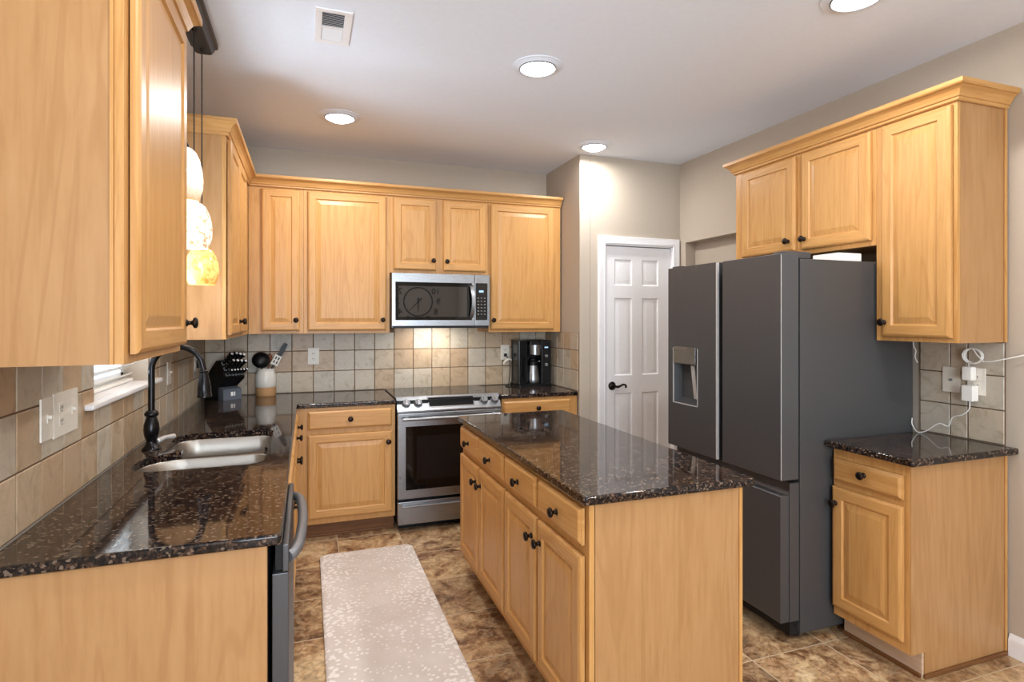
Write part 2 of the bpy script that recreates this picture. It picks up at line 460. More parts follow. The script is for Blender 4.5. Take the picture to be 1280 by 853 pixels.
# window over the sink: frame, pane, sill
win = bpy.data.objects.new('window_1', None); COL.objects.link(win); win.location = (-0.1, (WY0 + WY1) / 2, WZ0); win['kind'] = 'structure'
mb = MB(); fw = 0.045
for (a, b, c, d) in ((WY0, WY1, WZ0, WZ0 + fw), (WY0, WY1, WZ1 - fw, WZ1), (WY0, WY0 + fw, WZ0, WZ1), (WY1 - fw, WY1, WZ0, WZ1), (WY0, WY1, 1.70, 1.74)):
    mb.box(-0.135, -0.10, a, b, c, d, b=0.003)
obj('window_frame', mb, M['white'], win)
obj('pane', B(-0.122, -0.118, WY0 + fw, WY1 - fw, WZ0 + fw, WZ1 - fw), M['pane'], win)
mb = MB(); mb.box(-0.10, 0.004, WY0 + 0.001, WY1 - 0.001, WZ0 - 0.0195, WZ0); mb.box(0.0, 0.035, -2.385, -1.40, WZ0 - 0.02, WZ0, b=0.006)
struct('trim_1', mb, M['white'])
bl = thing('window_blind', 'white horizontal slatted blind in the window over the sink', 'blind', (-0.075, (WY0 + WY1) / 2, WZ0))
obj('head_rail', B(-0.095, -0.055, WY0 + 0.01, WY1 - 0.01, WZ1 - 0.045, WZ1 - 0.002, b=0.003), M['plastic_white'], bl)
mb = MB(); z = WZ0 + 0.03
while z < WZ1 - 0.05:
    mb.prism([(-0.094, z - 0.010), (-0.093, z - 0.012), (-0.057, z + 0.010), (-0.058, z + 0.012)], WY0 + 0.015, WY1 - 0.015, lambda a, b, f: (a, f, b)); z += 0.042
obj('slats', mb, M['plastic_white'], bl)
obj('bottom_rail', B(-0.092, -0.058, WY0 + 0.015, WY1 - 0.015, WZ0 + 0.003, WZ0 + 0.016, b=0.002), M['plastic_white'], bl)

# stone tile backsplashes: every tile its own raised block
def tiles(name, fn, cells, slab, lo=0.0):
    mb = MB()
    lay = mb.bm.verts.layers.float_color.new('tint')
    g = 0.0026
    for (a0, a1, b0, b1) in slab:
        vv = mb.loft([[fn(a0, b0, w), fn(a1, b0, w), fn(a1, b1, w), fn(a0, b1, w)] for w in (0.0, 0.0055)], True, True, 1)[0]
    for (a0, a1, b0, b1) in cells:
        if a1 - a0 < 0.012 or b1 - b0 < 0.012: continue
        r = lo + (1 - lo) * random.random()
        rings = []
        for w, i in ((0.001, g), (0.0065, g), (0.0085, g + 0.002)):
            rings.append([fn(a0 + i, b0 + i, w), fn(a1 - i, b0 + i, w), fn(a1 - i, b1 - i, w), fn(a0 + i, b1 - i, w)])
        vv, _ = mb.loft(rings, False, True, 0)
        for v in vv: v[lay] = (r, random.random() * 0.001 + r, r, 1)
    return struct(name, mb, [M['tile'], M['grout']], smooth=None)
ROWS = [0.9155, 1.0755, 1.2325, 1.371]
def grid(u0, u1, ph, pitch):
    k = math.floor((u0 - ph) / pitch); out = [u0]
    while True:
        k += 1; c = ph + k * pitch
        if c >= u1 - 0.008: break
        if c > u0 + 0.008: out.append(c)
    return out + [u1]
us = grid(0.009, 2.691, 0.601, 0.1535)
cells = []
for a, b in zip(us, us[1:]):
    for c, d in zip(ROWS, ROWS[1:]):
        if d > 1.3 and 1.30 < (a + b) / 2 < 2.06: d = 1.408
        cells.append((a, b, c, d))
tiles('wall_backsplash_back', lambda a, b, w: (a, -w, b), cells, [(0.0, 2.70, 0.915, 1.3705), (1.31, 2.05, 1.3705, 1.408)])
us = grid(-3.06, -0.009, -2.863, 0.1515); cells = []
for a, b in zip(us, us[1:]):
    for c, d in zip(ROWS, ROWS[1:]):
        if b <= WY0 or a >= WY1 or d < WZ0: cells.append((a, b, c, d)); continue
        if a < WY0: cells.append((a, WY0, c, d))
        if b > WY1: cells.append((WY1, b, c, d))
        cells.append((max(a, WY0), min(b, WY1), c, WZ0 - 0.02))
tiles('wall_backsplash_left', lambda a, b, w: (w, a, b), cells, [(-3.06, WY0, 0.915, 1.3705), (WY1, 0, 0.915, 1.3705), (WY0, WY1, 0.915, WZ0 - 0.02)])
cells = []
for a, b in ((-0.648, -0.636), (-0.636, -0.509), (-0.509, -0.382), (-0.382, -0.255), (-0.255, -0.128), (-0.128, -0.009)):
    for c, d in zip(ROWS, ROWS[1:]): cells.append((a, b, c, d))
tiles('wall_backsplash_return', lambda a, b, w: (2.70 - w, a, b), cells, [(-0.648, 0, 0.915, 1.3705)])
cells = []
for a, b in ((-3.018, -2.867), (-2.867, -2.789), (-2.789, -2.644)):
    for c, d in ((0.9155, 1.068), (1.068, 1.2205), (1.2205, 1.371)): cells.append((a, b, c, d))
tiles('wall_backsplash_right', lambda a, b, w: (XR - w, a, b), cells, [(-3.018, -2.644, 0.915, 1.3705)], 0.62)

# ---------------------------------------------------------------- pantry door
door = bpy.data.objects.new('door_1', None); COL.objects.link(door); door.location = (3.23, -0.62, 0); door['kind'] = 'structure'
mb = MB()
cp = [(0.0, 0.0), (0.0, 0.012), (0.010, 0.018), (0.022, 0.014), (0.045, 0.018), (0.060, 0.018), (0.066, 0.0)]   # casing profile: from the opening outwards
x0, x1, zt = DX0 - 0.004, DX1 + 0.004, DZ + 0.006
rings = []
for a, d in cp:
    rings.append([(x0 - a, -0.659 - d, 0.0), (x0 - a, -0.659 - d, zt + a), (x1 + a, -0.659 - d, zt + a), (x1 + a, -0.659 - d, 0.0)])
mb.loft(rings, False, False, 0, closed=False)
obj('casing', mb, M['white'], door)
mb = MB()
mb.box(DX0 - 0.012, DX0, -0.659, -0.56, 0, DZ + 0.012); mb.box(DX1, DX1 + 0.012, -0.659, -0.56, 0, DZ + 0.012); mb.box(DX0 - 0.012, DX1 + 0.012, -0.659, -0.56, DZ, DZ + 0.012)
mb.box(DX0, DX0 + 0.012, -0.60, -0.585, 0, DZ); mb.box(DX1 - 0.012, DX1, -0.60, -0.585, 0, DZ)
obj('jamb', mb, M['white'], door)
# six-panel slab: panels are routed grooves around raised fields
def slab_door():
    mb = MB(); yf = -0.640; X0, X1, Z0, Z1 = DX0 + 0.003, DX1 - 0.003, 0.008, DZ - 0.006
    pc = [(3.016, 3.178), (3.270, 3.424)]; pr = [(0.25, 0.885), (1.025, 1.645), (1.745, 1.955)]
    gx = sorted({X0, X1, *[v for p in pc for v in p]}); gz = sorted({Z0, Z1, *[v for p in pr for v in p]})
    for i in range(len(gx) - 1):
        for j in range(len(gz) - 1):
            a, b, c, d = gx[i], gx[i + 1], gz[j], gz[j + 1]
            if (a, b) in pc and (c, d) in pr:
                R = []
                for ins, dep in ((0, 0), (0.010, 0.009), (0.018, 0.009), (0.040, 0.003), (0.042, 0.003)):
                    R.append([(a + ins, yf + dep, c + ins), (b - ins, yf + dep, c + ins), (b - ins, yf + dep, d - ins), (a + ins, yf + dep, d - ins)])
                mb.loft(R, False, True)
            else: mb.add([(a, yf, c), (b, yf, c), (b, yf, d), (a, yf, d)], [(0, 1, 2, 3)])
    mb.add([(X0, yf, Z0), (X0, yf, Z1), (X1, yf, Z1), (X1, yf, Z0), (X0, yf + .035, Z0), (X0, yf + .035, Z1), (X1, yf + .035, Z1), (X1, yf + .035, Z0)],
           [(0, 4, 5, 1), (1, 5, 6, 2), (2, 6, 7, 3), (3, 7, 4, 0), (4, 7, 6, 5)])
    return mb
sl = obj('door_slab', slab_door(), M['white'], door)
mb = MB(); mb.lathe([(0, 0), (0.032, 0), (0.034, 0.004), (0.030, 0.010), (0.018, 0.014), (0.012, 0.018), (0.012, 0.040), (0.0, 0.042)], (2.993, -0.640, 0.945), (0, -1, 0), 24)
mb.tube(spline([(2.993, -0.676, 0.945), (3.02, -0.678, 0.940), (3.045, -0.678, 0.944), (3.07, -0.678, 0.955), (3.092, -0.678, 0.952), (3.10, -0.678, 0.938), (3.092, -0.678, 0.932)], 6), [0.010] * 12 + [0.008] * 18 + [0.007] * 7, 10)
tag(obj('lever_handle', mb, M['bronze'], sl), 'black scrolled lever handle')

# ---------------------------------------------------------------- cabinet pieces
def face_map(axis, plane):
    """(u,v,w) -> xyz; w points out of the cabinet front"""
    if axis == '-y': return lambda u, v, w: (u, plane - w, v)
    if axis == '+x': return lambda u, v, w: (plane + w, u, v)
    return lambda u, v, w: (plane - w, u, v)      # '-x'
def ring_panel(fn, u0, u1, v0, v1, prof):
    mb = MB(); R = []
    for ins, w in prof:
        R.append([fn(u0 + ins, v0 + ins, w), fn(u1 - ins, v0 + ins, w), fn(u1 - ins, v1 - ins, w), fn(u0 + ins, v1 - ins, w)])
    vv, ff = mb.loft(R, True, True)
    n = len(prof) - 1
    for k in range(n):
        if prof[k][0] < 0.056 and prof[k + 1][0] >= 0.012:
            for i in (0, 2): ff[k * 4 + i].material_index = 1        # rails: grain runs sideways
    return mb
SO = 0.004
DOOR_P = [(i_, w_ + SO) for i_, w_ in [(0, 0), (0, 0.011), (0.0025, 0.0155), (0.007, 0.018), (0.012, 0.020), (0.052, 0.020), (0.0545, 0.0165), (0.058, 0.0125), (0.063, 0.0125), (0.087, 0.0175), (0.090, 0.018)]]
DRAW_P = [(i_, w_ + SO) for i_, w_ in [(0, 0), (0, 0.010), (0.004, 0.012), (0.010, 0.018), (0.014, 0.020)]]
KNOB_P = [(r_ * 1.12, h_ * 1.12) for r_, h_ in [(0.0, 0.0), (0.0105, 0.0), (0.0105, 0.002), (0.0065, 0.005), (0.0058, 0.012), (0.0085, 0.0155), (0.0150, 0.0185), (0.0162, 0.0225), (0.0145, 0.0265), (0.009, 0.0290), (0.0, 0.0296)]]
OUT = {'-y': Vector((0, -1, 0)), '+x': Vector((1, 0, 0)), '-x': Vector((-1, 0, 0))}
KNOB = {}
def knob(parent, axis, fn, u, v, w=0.0241):
    if axis not in KNOB:
        mb = MB(); mb.lathe(KNOB_P, (0, 0, 0), OUT[axis], 18)
        me_o = obj('knob', mb, M['bronze'], None, (0, 0, 0), smooth=50); KNOB[axis] = me_o
        o = me_o
    else:
        o = KNOB[axis].copy(); COL.objects.link(o)
    o.parent = parent; o.location = Vector(fn(u, v, w)) - world_loc(parent)
    o['label'] = 'round dark bronze knob'
    return o
def cdoor(t, axis, fn, u0, u1, v0, v1, kn=None):
    d = obj('door', ring_panel(fn, u0, u1, v0, v1, DOOR_P), [M['wood_v'], M['wood_h']], t, smooth=None)
    if kn: knob(d, axis, fn, *kn)
    return d
def cdrawer(t, axis, fn, u0, u1, v0, v1, kn=None):
    d = obj('drawer', ring_panel(fn, u0, u1, v0, v1, DRAW_P), [M['wood_h'], M['wood_h']], t, smooth=None)
    if kn: knob(d, axis, fn, *kn)
    return d
def fn_box(mb, fn, u0, u1, v0, v1, w0, w1, b=0.0, mat=0):
    p, q = fn(u0, v0, w0), fn(u1, v1, w1)
    mb.box(min(p[0], q[0]), max(p[0], q[0]), min(p[1], q[1]), max(p[1], q[1]), min(p[2], q[2]), max(p[2], q[2]), b=b, mat=mat)
def frame_piece(t, fn, u0, u1, v0, v1, openings=()):
    mb = MB(); fn_box(mb, fn, u0, u1, v0, v1, -0.019, 0.0, b=0.0012)
    return obj('face_frame', mb, M['wood_v'], t, smooth=None)

def wall_cab(label, axis, plane, u0, u1, v0, v1, depth, doors, extra=None, group=None):
    """doors: (u0,u1,v0,v1,(knob u,v) or None)"""
    fn = face_map(axis, plane)
    c = Vector(fn((u0 + u1) / 2, v0, -depth / 2))
    t = thing('wall_cabinet', label, 'cabinet', c, group)
    mb = MB(); fn_box(mb, fn, u0 + 0.0004, u1 - 0.0004, v0, v1, -depth, -0.0192)
    obj('carcass', mb, M['panel'], t, smooth=None)
    frame_piece(t, fn, u0 + 0.0004, u1 - 0.0004, v0, v1)
    for (a, b, c_, d, k) in doors: cdoor(t, axis, fn, a, b, c_, d, k)
    return t
ZU, ZF = 1.372, 2.412         # underside and top of the wall cabinets
DV0, DV1 = 1.393, 2.388
near = wall_cab('maple wall cabinet in the near left foreground, its plain side panel facing us', '+x', 0.325, -3.177, -2.573, ZU, ZF, 0.315, [(-3.145, -2.590, DV0, DV1, (-2.607, 1.462))])
mb = MB(); mb.box(0.2985, 0.3055, -3.1795, -3.177, ZU, ZF)
far = wall_cab('maple corner wall cabinet with two narrow doors on the left wall beyond the pendants', '+x', 0.325, -1.470, -0.33, ZU, ZF, 0.315, [(-1.440, -1.062, DV0, DV1, (-1.085, 1.462)), (-1.042, -0.665, DV0, DV1, (-1.018, 1.462))])
nar = wall_cab('narrow single door maple wall cabinet at the inside corner of the back wall', '-y', -0.325, 0.3265, 0.687, ZU, ZF, 0.315, [(0.412, 0.661, DV0, DV1, (0.636, 1.468))])
wide = wall_cab('wide single door maple wall cabinet just left of the microwave', '-y', -0.325, 0.687, 1.291, ZU, ZF, 0.315, [(0.714, 1.264, DV0, DV1, (1.237, 1.470))])
mic = wall_cab('short two door maple wall cabinet directly above the microwave', '-y', -0.325, 1.291, 2.064, 1.823, ZF, 0.315, [(1.319, 1.641, 1.848, DV1, (1.615, 1.920)), (1.697, 2.040, 1.848, DV1, (1.721, 1.917))])
rgt = wall_cab('single door maple wall cabinet right of the microwave, above the coffee maker', '-y', -0.325, 2.064, 2.688, ZU, ZF, 0.315, [(2.077, 2.623, DV0, DV1, (2.095, 1.468))])
ovf = wall_cab('short two door maple wall cabinet above the refrigerator', '-x', 3.30, -2.655, -1.69, 1.832, ZF, 0.312, [(-2.178, -1.765, 1.858, DV1, (-2.137, 1.915)), (-2.634, -2.223, 1.858, DV1, (-2.248, 1.914))])
tall = wall_cab('tall single door maple wall cabinet right of the refrigerator', '-x', 3.30, -3.022, -2.655, ZU, ZF, 0.312, [(-3.006, -2.692, DV0, DV1, (-2.712, 1.460))])
# applied end panels and scribe strips on the exposed ends
obj('scribe_strip', B(3.598, 3.612, -3.030, -3.0222, ZU, ZF, b=0.002), M['wood_v'], tall, smooth=None)
obj('scribe_strip', B(0.2986, 0.3055, -3.1795, -3.1768, ZU, ZF), M['wood_v'], near, smooth=None)

def crown(label, path):
    prof = [(-0.012, 2.4125), (0.004, 2.4125), (0.006, 2.404), (0.012, 2.400), (0.016, 2.404), (0.016, 2.412), (0.022, 2.416), (0.027, 2.424), (0.034, 2.438), (0.046, 2.450), (0.053, 2.453), (0.056, 2.458), (0.056, 2.474), (-0.012, 2.474)]
    prof = [(0.0005, 2.4125), (0.0005, 2.400), (0.008, 2.398), (0.013, 2.402), (0.014, 2.411), (0.020, 2.414), (0.024, 2.424), (0.033, 2.439), (0.046, 2.450), (0.052, 2.452), (0.056, 2.457), (0.056, 2.474), (-0.014, 2.474), (-0.014, 2.4125)]
    rings = []; n = len(path); P = [Vector(p) for p in path]
    for i, p in enumerate(P):
        d0 = (p - P[i - 1]).normalized() if i else None
        d1 = (P[i + 1] - p).normalized() if i < n - 1 else None
        n0 = Vector((d0.y, -d0.x)) if d0 else None; n1 = Vector((d1.y, -d1.x)) if d1 else None
        if n0 is None: m = n1
        elif n1 is None: m = n0
        else: m = (n0 + n1) / (1 + n0.dot(n1))
        rings.append([(p.x + m.x * w, p.y + m.y * w, z) for w, z in prof])
    mb = MB(); mb.loft(rings, True, True)
    return tag(obj('crown_moulding', mb, M['wood_h'], smooth=None), label, 'moulding')
crown('short maple crown moulding at top left along the near foreground cabinet', [(0.010, -3.177), (0.325, -3.177), (0.325, -2.573), (0.010, -2.573)])
crown('maple crown moulding running round the corner along the left and back wall cabinets', [(0.010, -1.470), (0.325, -1.470), (0.325, -0.325), (2.688, -0.325)])
crown('maple crown moulding topping the cabinets above and beside the refrigerator', [(XR - 0.008, -1.69), (3.30, -1.69), (3.30, -3.022), (XR - 0.008, -3.022)])

# ---------------------------------------------------------------- base cabinets
CB = 0.883                       # underside of the stone tops
def base_cab(name, label, axis, plane, u0, u1, depth, doors, drawers, kick=True, kmat='kick', bodies=None, kz=0.105):
    fn = face_map(axis, plane)
    t = thing(name, label, 'cabinet', Vector(fn((u0 + u1) / 2, 0, -depth / 2)))
    mb = MB()
    if bodies:
        for b_ in bodies: mb.box(*b_)
    else:
        fn_box(mb, fn, u0 + 0.0004, u1 - 0.0004, kz, CB, -depth, -0.0192)
        fn_box(mb, fn, u0 + 0.0004, u1 - 0.0004, 0.0, kz, -depth, -0.078)
    obj('carcass', mb, M['panel'], t, smooth=None)
    frame_piece(t, fn, u0 + 0.0004, u1 - 0.0004, kz, CB)
    if kick:
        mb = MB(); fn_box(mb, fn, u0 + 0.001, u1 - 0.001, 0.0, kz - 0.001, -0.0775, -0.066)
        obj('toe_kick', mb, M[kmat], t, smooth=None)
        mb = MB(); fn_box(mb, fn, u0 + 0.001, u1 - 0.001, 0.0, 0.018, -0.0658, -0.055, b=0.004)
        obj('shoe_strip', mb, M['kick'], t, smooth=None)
    for (a, b, c, d, k) in doors: cdoor(t, axis, fn, a, b, c, d, k)
    for (a, b, c, d, k) in drawers: cdrawer(t, axis, fn, a, b, c, d, k)
    return t
V1, V2, V3, V4 = 0.145, 0.705, 0.738, 0.863
base_cab('base_cabinet', 'maple base cabinet with one drawer and door between corner and range', '-y', -0.63, 0.632, 1.288, 0.61, [(0.714, 1.266, V1, V2, (1.238, 0.632))], [(0.714, 1.266, V3, V4, (0.986, 0.802))],
         bodies=[(0.015, 1.2876, -0.6105, -0.015, 0.105, CB), (0.015, 1.2876, -0.55, -0.015, 0, 0.105)])
base_cab('base_cabinet', 'maple base cabinet right of the range, below the coffee maker', '-y', -0.63, 2.072, 2.690, 0.61, [(2.080, 2.348, V1, V2, (2.325, 0.632)), (2.360, 2.628, V1, V2, (2.383, 0.632))], [(2.080, 2.628, V3, V4, (2.352, 0.805))])
base_cab('base_cabinet', 'maple drawer base cabinet on the left run between sink and corner', '+x', 0.63, -1.400, -0.640, 0.61, [(-1.370, -1.040, V1, V2, (-1.065, 0.632)), (-1.020, -0.700, V1, V2, (-0.995, 0.632))], [(-1.370, -1.040, V3, V4, (-1.205, 0.80)), (-1.020, -0.700, V3, V4, (-0.86, 0.80))])
sk = [(0.015, 0.6105, -2.392, -2.374, 0, CB), (0.015, 0.6105, -1.4185, -1.4005, 0, CB), (0.015, 0.033, -2.374, -1.4185, 0, CB), (0.033, 0.6105, -2.374, -1.4185, 0.105, 0.123)]
base_cab('sink_base_cabinet', 'maple sink base cabinet with two doors under the sink', '+x', 0.63, -2.392, -1.400, 0.61, [(-2.360, -1.905, V1, V2, (-1.93, 0.632)), (-1.888, -1.430, V1, V2, (-1.863, 0.632))], [(-2.360, -1.905, V3, V4, None), (-1.888, -1.430, V3, V4, None)], bodies=sk)
t = tag(obj('cabinet_end_panel', B(0.012, 0.612, -3.046, -3.026, 0.0, CB, b=0.001), M['panel'], smooth=None), 'plain maple end panel closing the left counter run beside the dishwasher', 'panel')
# right base cabinet
rb = base_cab('base_cabinet', 'small maple base cabinet right of the refrigerator, one drawer over one door', '-x', 3.02, -3.022, -2.660, 0.592, [(-2.999, -2.668, V1 + 0.006, V2, (-2.690, 0.630))], [(-2.999, -2.672, V3 - 0.006, V4 - 0.03, (-2.832, 0.792))], kmat='kick_pale')
mb = MB(); mb.box(3.020, 3.6105, -3.0245, -3.0222, 0.105, CB); mb.box(3.10, 3.6105, -3.0245, -3.0222, 0.0, 0.105)
obj('end_panel', mb, M['panel'], rb, smooth=None)
obj('shoe_strip', B(3.09, 3.6105, -3.036, -3.0246, 0.0, 0.018, b=0.004), M['kick'], rb, smooth=None)
obj('scribe_strip', B(3.597, 3.6105, -3.031, -3.0246, 0.018, CB, b=0.002), M['wood_v'], rb, smooth=None)
# island
fi = face_map('-x', 1.56)
isl = thing('kitchen_island', 'freestanding maple kitchen island with four drawers over four doors', 'island', (1.86, -2.24, 0))
mb = MB(); mb.box(1.5792, 2.150, -3.018, -1.452, 0.105, CB); mb.box(1.64, 2.150, -3.018, -1.452, 0, 0.105)
obj('carcass', mb, M['panel'], isl, smooth=None)
mb = MB(); mb.box(1.56, 1.579, -3.030, -1.452, 0.105, CB, b=0.0012); obj('face_frame', mb, M['wood_v'], isl, smooth=None)
mb = MB(); mb.box(1.581, 2.150, -3.0305, -3.0185, 0, CB, b=0.001); obj('end_panel', mb, M['panel'], isl, smooth=None)
mb = MB(); mb.box(2.1505, 2.164, -3.0345, -1.452, 0, CB, b=0.0015); obj('back_panel', mb, M['wood_v'], isl, smooth=None)
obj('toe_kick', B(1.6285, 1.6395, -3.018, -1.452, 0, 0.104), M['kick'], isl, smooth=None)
ED = [(-3.006, -2.641), (-2.618, -2.251), (-2.229, -1.846), (-1.832, -1.468)]
KU = [(-2.827, -2.672), (-2.432, -2.588), (-2.040, -1.885), (-1.650, -1.795)]
for (a, b), (kd, ko) in zip(ED, KU):
    cdrawer(isl, '-x', fi, a, b, 0.742, V4, (kd, 0.796))
    cdoor(isl, '-x', fi, a, b, 0.150, 0.706, (ko, 0.628))

# ---------------------------------------------------------------- stone tops
CT = 0.914
def stone(label, poly, holes=()):
    mb = MB(); mb.loft([[(x, y, CB + 0.0005) for x, y in poly], [(x, y, CT) for x, y in poly]], True, True)
    bm = mb.bm; bmesh.ops.recalc_face_normals(bm, faces=bm.faces)
    es = [e for e in bm.edges if abs(e.verts[0].co.z - e.verts[1].co.z) < 1e-6]
    bmesh.ops.bevel(bm, geom=es, offset=0.008, segments=4, affect='EDGES', profile=0.5)
    o = obj('countertop', mb, M['granite'], smooth=40)
    if holes:
        o.modifiers.clear(); cut = []
        for hp in holes:
            c = MB(); c.loft([[(x, y, 0.80) for x, y in hp], [(x, y, 1.0) for x, y in hp]], True, True)
            c = obj('cutter', c, M['granite'], None, (0, 0, 0)); cut.append(c)
            m = o.modifiers.new('cut', 'BOOLEAN'); m.operation = 'DIFFERENCE'; m.object = c; m.solver = 'EXACT'
        bpy.context.view_layer.update()
        dg = bpy.context.evaluated_depsgraph_get()
        me = bpy.data.meshes.new_from_object(o.evaluated_get(dg)); o.modifiers.clear(); o.data = me
        me.set_sharp_from_angle(angle=math.radians(40)); wn_ = o.modifiers.new('normals', 'WEIGHTED_NORMAL'); wn_.keep_sharp = True; wn_.weight = 90
        for c in cut: bpy.data.objects.remove(c, do_unlink=True)
    return tag(o, label, 'countertop')
def arc_corner(p, c, q, r, n=5):
    """rounded corner c between p and q"""
    p, c, q = Vector(p), Vector(c), Vector(q); a = (p - c).normalized(); b = (q - c).normalized()
    out = []
    s, e = c + a * r, c + b * r; ctr = c + (a + b) * r
    for i in range(n + 1):
        t = i / n; v = (s - ctr) * math.cos(t * PI / 2) + (e - ctr) * math.sin(t * PI / 2); out.append(tuple(ctr + v))
    return out
X_, Y_ = 0.648, -3.066
L = [(0.0095, -0.0095), (0.0095, Y_)] + arc_corner((0, Y_), (X_, Y_), (X_, 0), 0.012) + arc_corner((X_, -1), (X_, -0.65), (1, -0.65), 0.02) + [(1.2895, -0.65), (1.2895, -0.0095)]
BOWL1 = (0.085, 0.552, -2.250, -1.925, [0.06, 0.15, 0.10, 0.07])
BOWL2 = (0.125, 0.552, -1.893, -1.505, [0.07, 0.09, 0.12, 0.06])
h1 = rrect(*BOWL1, seg=8); h2 = rrect(*BOWL2, seg=8); h3 = [(0.21, -1.99), (0.535, -1.99), (0.535, -1.82), (0.21, -1.82)]
stone('L shaped dark granite countertop on the left with a sink cut into it', L, [h1, h2, h3])
stone('short dark granite countertop right of the range under the coffee maker', [(2.0605, -0.0095), (2.0605, -0.65), (2.690, -0.65), (2.690, -0.0095)])
def rcnr(x0, x1, y0, y1, r): return rrect(x0, x1, y0, y1, r, 5)
stone('dark granite countertop of the kitchen island', rcnr(1.530, 2.203, -3.056, -1.428, 0.014))
stone('small dark granite countertop right of the refrigerator', [(XR - 0.009, -2.657), (2.972, -2.657)] + arc_corner((2.972, -2.7), (2.972, -3.066), (3.2, -3.066), 0.012) + [(XR - 0.001, -3.066), (XR - 0.001, -3.0185), (XR - 0.009, -3.0185)])

# ---------------------------------------------------------------- sink, faucet
sink = thing('sink', 'undermount stainless double bowl sink set in the left granite counter', 'sink', (0.33, -1.88, 0.68))
for (x0, x1, y0, y1, r), dep in ((BOWL1, 0.70), (BOWL2, 0.72)):
    mb = MB(); R = []
    for ins, z in ((-0.014, 0.8825), (0.0, 0.8825), (0.003, 0.878), (0.006, 0.80), (0.012, dep + 0.03), (0.025, dep + 0.008), (0.05, dep)):
        R.append([(x, y, z) for x, y in rrect(x0 + ins, x1 - ins, y0 + ins, y1 - ins, [max(0.02, q - ins * 0.6) for q in r], 8)])
    mb.loft(R, False, True)
    R2 = [[(x, y, z) for x, y in rrect(x0 + ins, x1 - ins, y0 + ins, y1 - ins, [max(0.02, q - ins * 0.6) for q in r], 8)] for ins, z in ((-0.014, 0.8825), (-0.014, 0.8815), (0.001, 0.8815), (0.004, 0.80), (0.010, dep + 0.03), (0.024, dep + 0.006), (0.05, dep - 0.002))]
    mb.loft(R2, False, True)
    bw = obj('bowl', mb, M['steel_sink'], sink, smooth=50)
    mb = MB(); mb.lathe([(0.0, 0.0005), (0.030, 0.0005), (0.043, 0.003), (0.046, 0.0008)], ((x0 + x1) / 2, (y0 + y1) / 2, dep), (0, 0, 1), 24, caps=False)
    obj('drain', mb, M['chrome'], bw)
FX, FY = 0.080, -1.83
fa = thing('faucet', 'dark bronze gooseneck faucet with pull down spray head standing behind the sink', 'faucet', (FX, FY, CT))
fb = [(0.0, 0.0), (0.034, 0.0), (0.034, 0.005), (0.028, 0.012), (0.021, 0.022), (0.018, 0.034), (0.020, 0.040), (0.026, 0.058), (0.0285, 0.080), (0.027, 0.100), (0.021, 0.122), (0.018, 0.132), (0.024, 0.138), (0.026, 0.144), (0.022, 0.152), (0.016, 0.158), (0.0, 0.160)]
mb = MB(); mb.lathe([(r_ * 1.08, h_ * 1.06) for r_, h_ in fb], (FX, FY, CT), (0, 0, 1), 28)
obj('base', mb, M['faucet'], fa, smooth=60)
pts = [(FX, FY, CT + 0.155), (FX, FY, CT + 0.25), (FX, FY, CT + 0.345)]
n = 14; r = 0.098
for i in range(1, n + 1):
    a = PI * i / n * 0.93
    pts.append((FX + r - r * math.cos(a), FY, CT + 0.345 + r * math.sin(a) * 0.98))
pts.append((pts[-1][0] + 0.006, FY, pts[-1][2] - 0.03))
mb = MB(); mb.tube(pts, 0.0132, 16); obj('spout', mb, M['faucet'], fa, smooth=60)
e = Vector(pts[-1]); mb = MB()
mb.lathe([(0.0, 0.0), (0.016, 0.0), (0.020, 0.003), (0.020, 0.007), (0.0155, 0.011), (0.018, 0.022), (0.024, 0.050), (0.0275, 0.080), (0.027, 0.106), (0.030, 0.112), (0.030, 0.119), (0.023, 0.122), (0.0, 0.122)], e, (0.03, 0, -1), 24)
obj('spray_head', mb, M['faucet'], fa, smooth=60)
mb = MB(); mb.lathe([(0.0, 0), (0.011, 0), (0.012, 0.010), (0.009, 0.020), (0, 0.021)], (FX + 0.014, FY + 0.024, CT + 0.028), (0.5, 0.85, 0.1), 14)
mb.tube([(FX + 0.020, FY + 0.036, CT + 0.030), (FX + 0.036, FY + 0.07, CT + 0.036), (FX + 0.058, FY + 0.13, CT + 0.028)], [0.012, 0.009, 0.012], 10)
tag(obj('lever', mb, M['steel_light'], fa, smooth=60), 'silver lever')

# ---------------------------------------------------------------- dishwasher
dw = thing('dishwasher', 'stainless dishwasher at the near end of the left counter run, seen edge on', 'dishwasher', (0.35, -2.71, 0))
obj('tub', B(0.03, 0.612, -3.016, -2.402, 0.01, 0.872), M['black_matte'], dw, smooth=None)
mb = MB(); mb.box(0.622, 0.664, -3.018, -2.400, 0.115, 0.792, b=0.004); mb.box(0.648, 0.664, -3.018, -2.400, 0.794, 0.868, b=0.004)
dr = obj('door', mb, M['dark_steel'], dw)
obj('control_panel', B(0.630, 0.6475, -3.005, -2.412, 0.796, 0.866), M['black'], dr, smooth=None)
hp = spline([(0.662, -2.995, 0.826), (0.676, -2.975, 0.828), (0.690, -2.90, 0.832), (0.6975, -2.71, 0.834), (0.690, -2.52, 0.832), (0.676, -2.445, 0.828), (0.662, -2.425, 0.826)], 6)
mb = MB(); mb.tube(hp, 0.0155, 12); tag(obj('handle', mb, M['grey_metal'], dr, smooth=60), 'bowed grey bar handle')
obj('toe_panel', B(0.560, 0.575, -3.015, -2.403, 0.0, 0.112), M['black_matte'], dw, smooth=None)

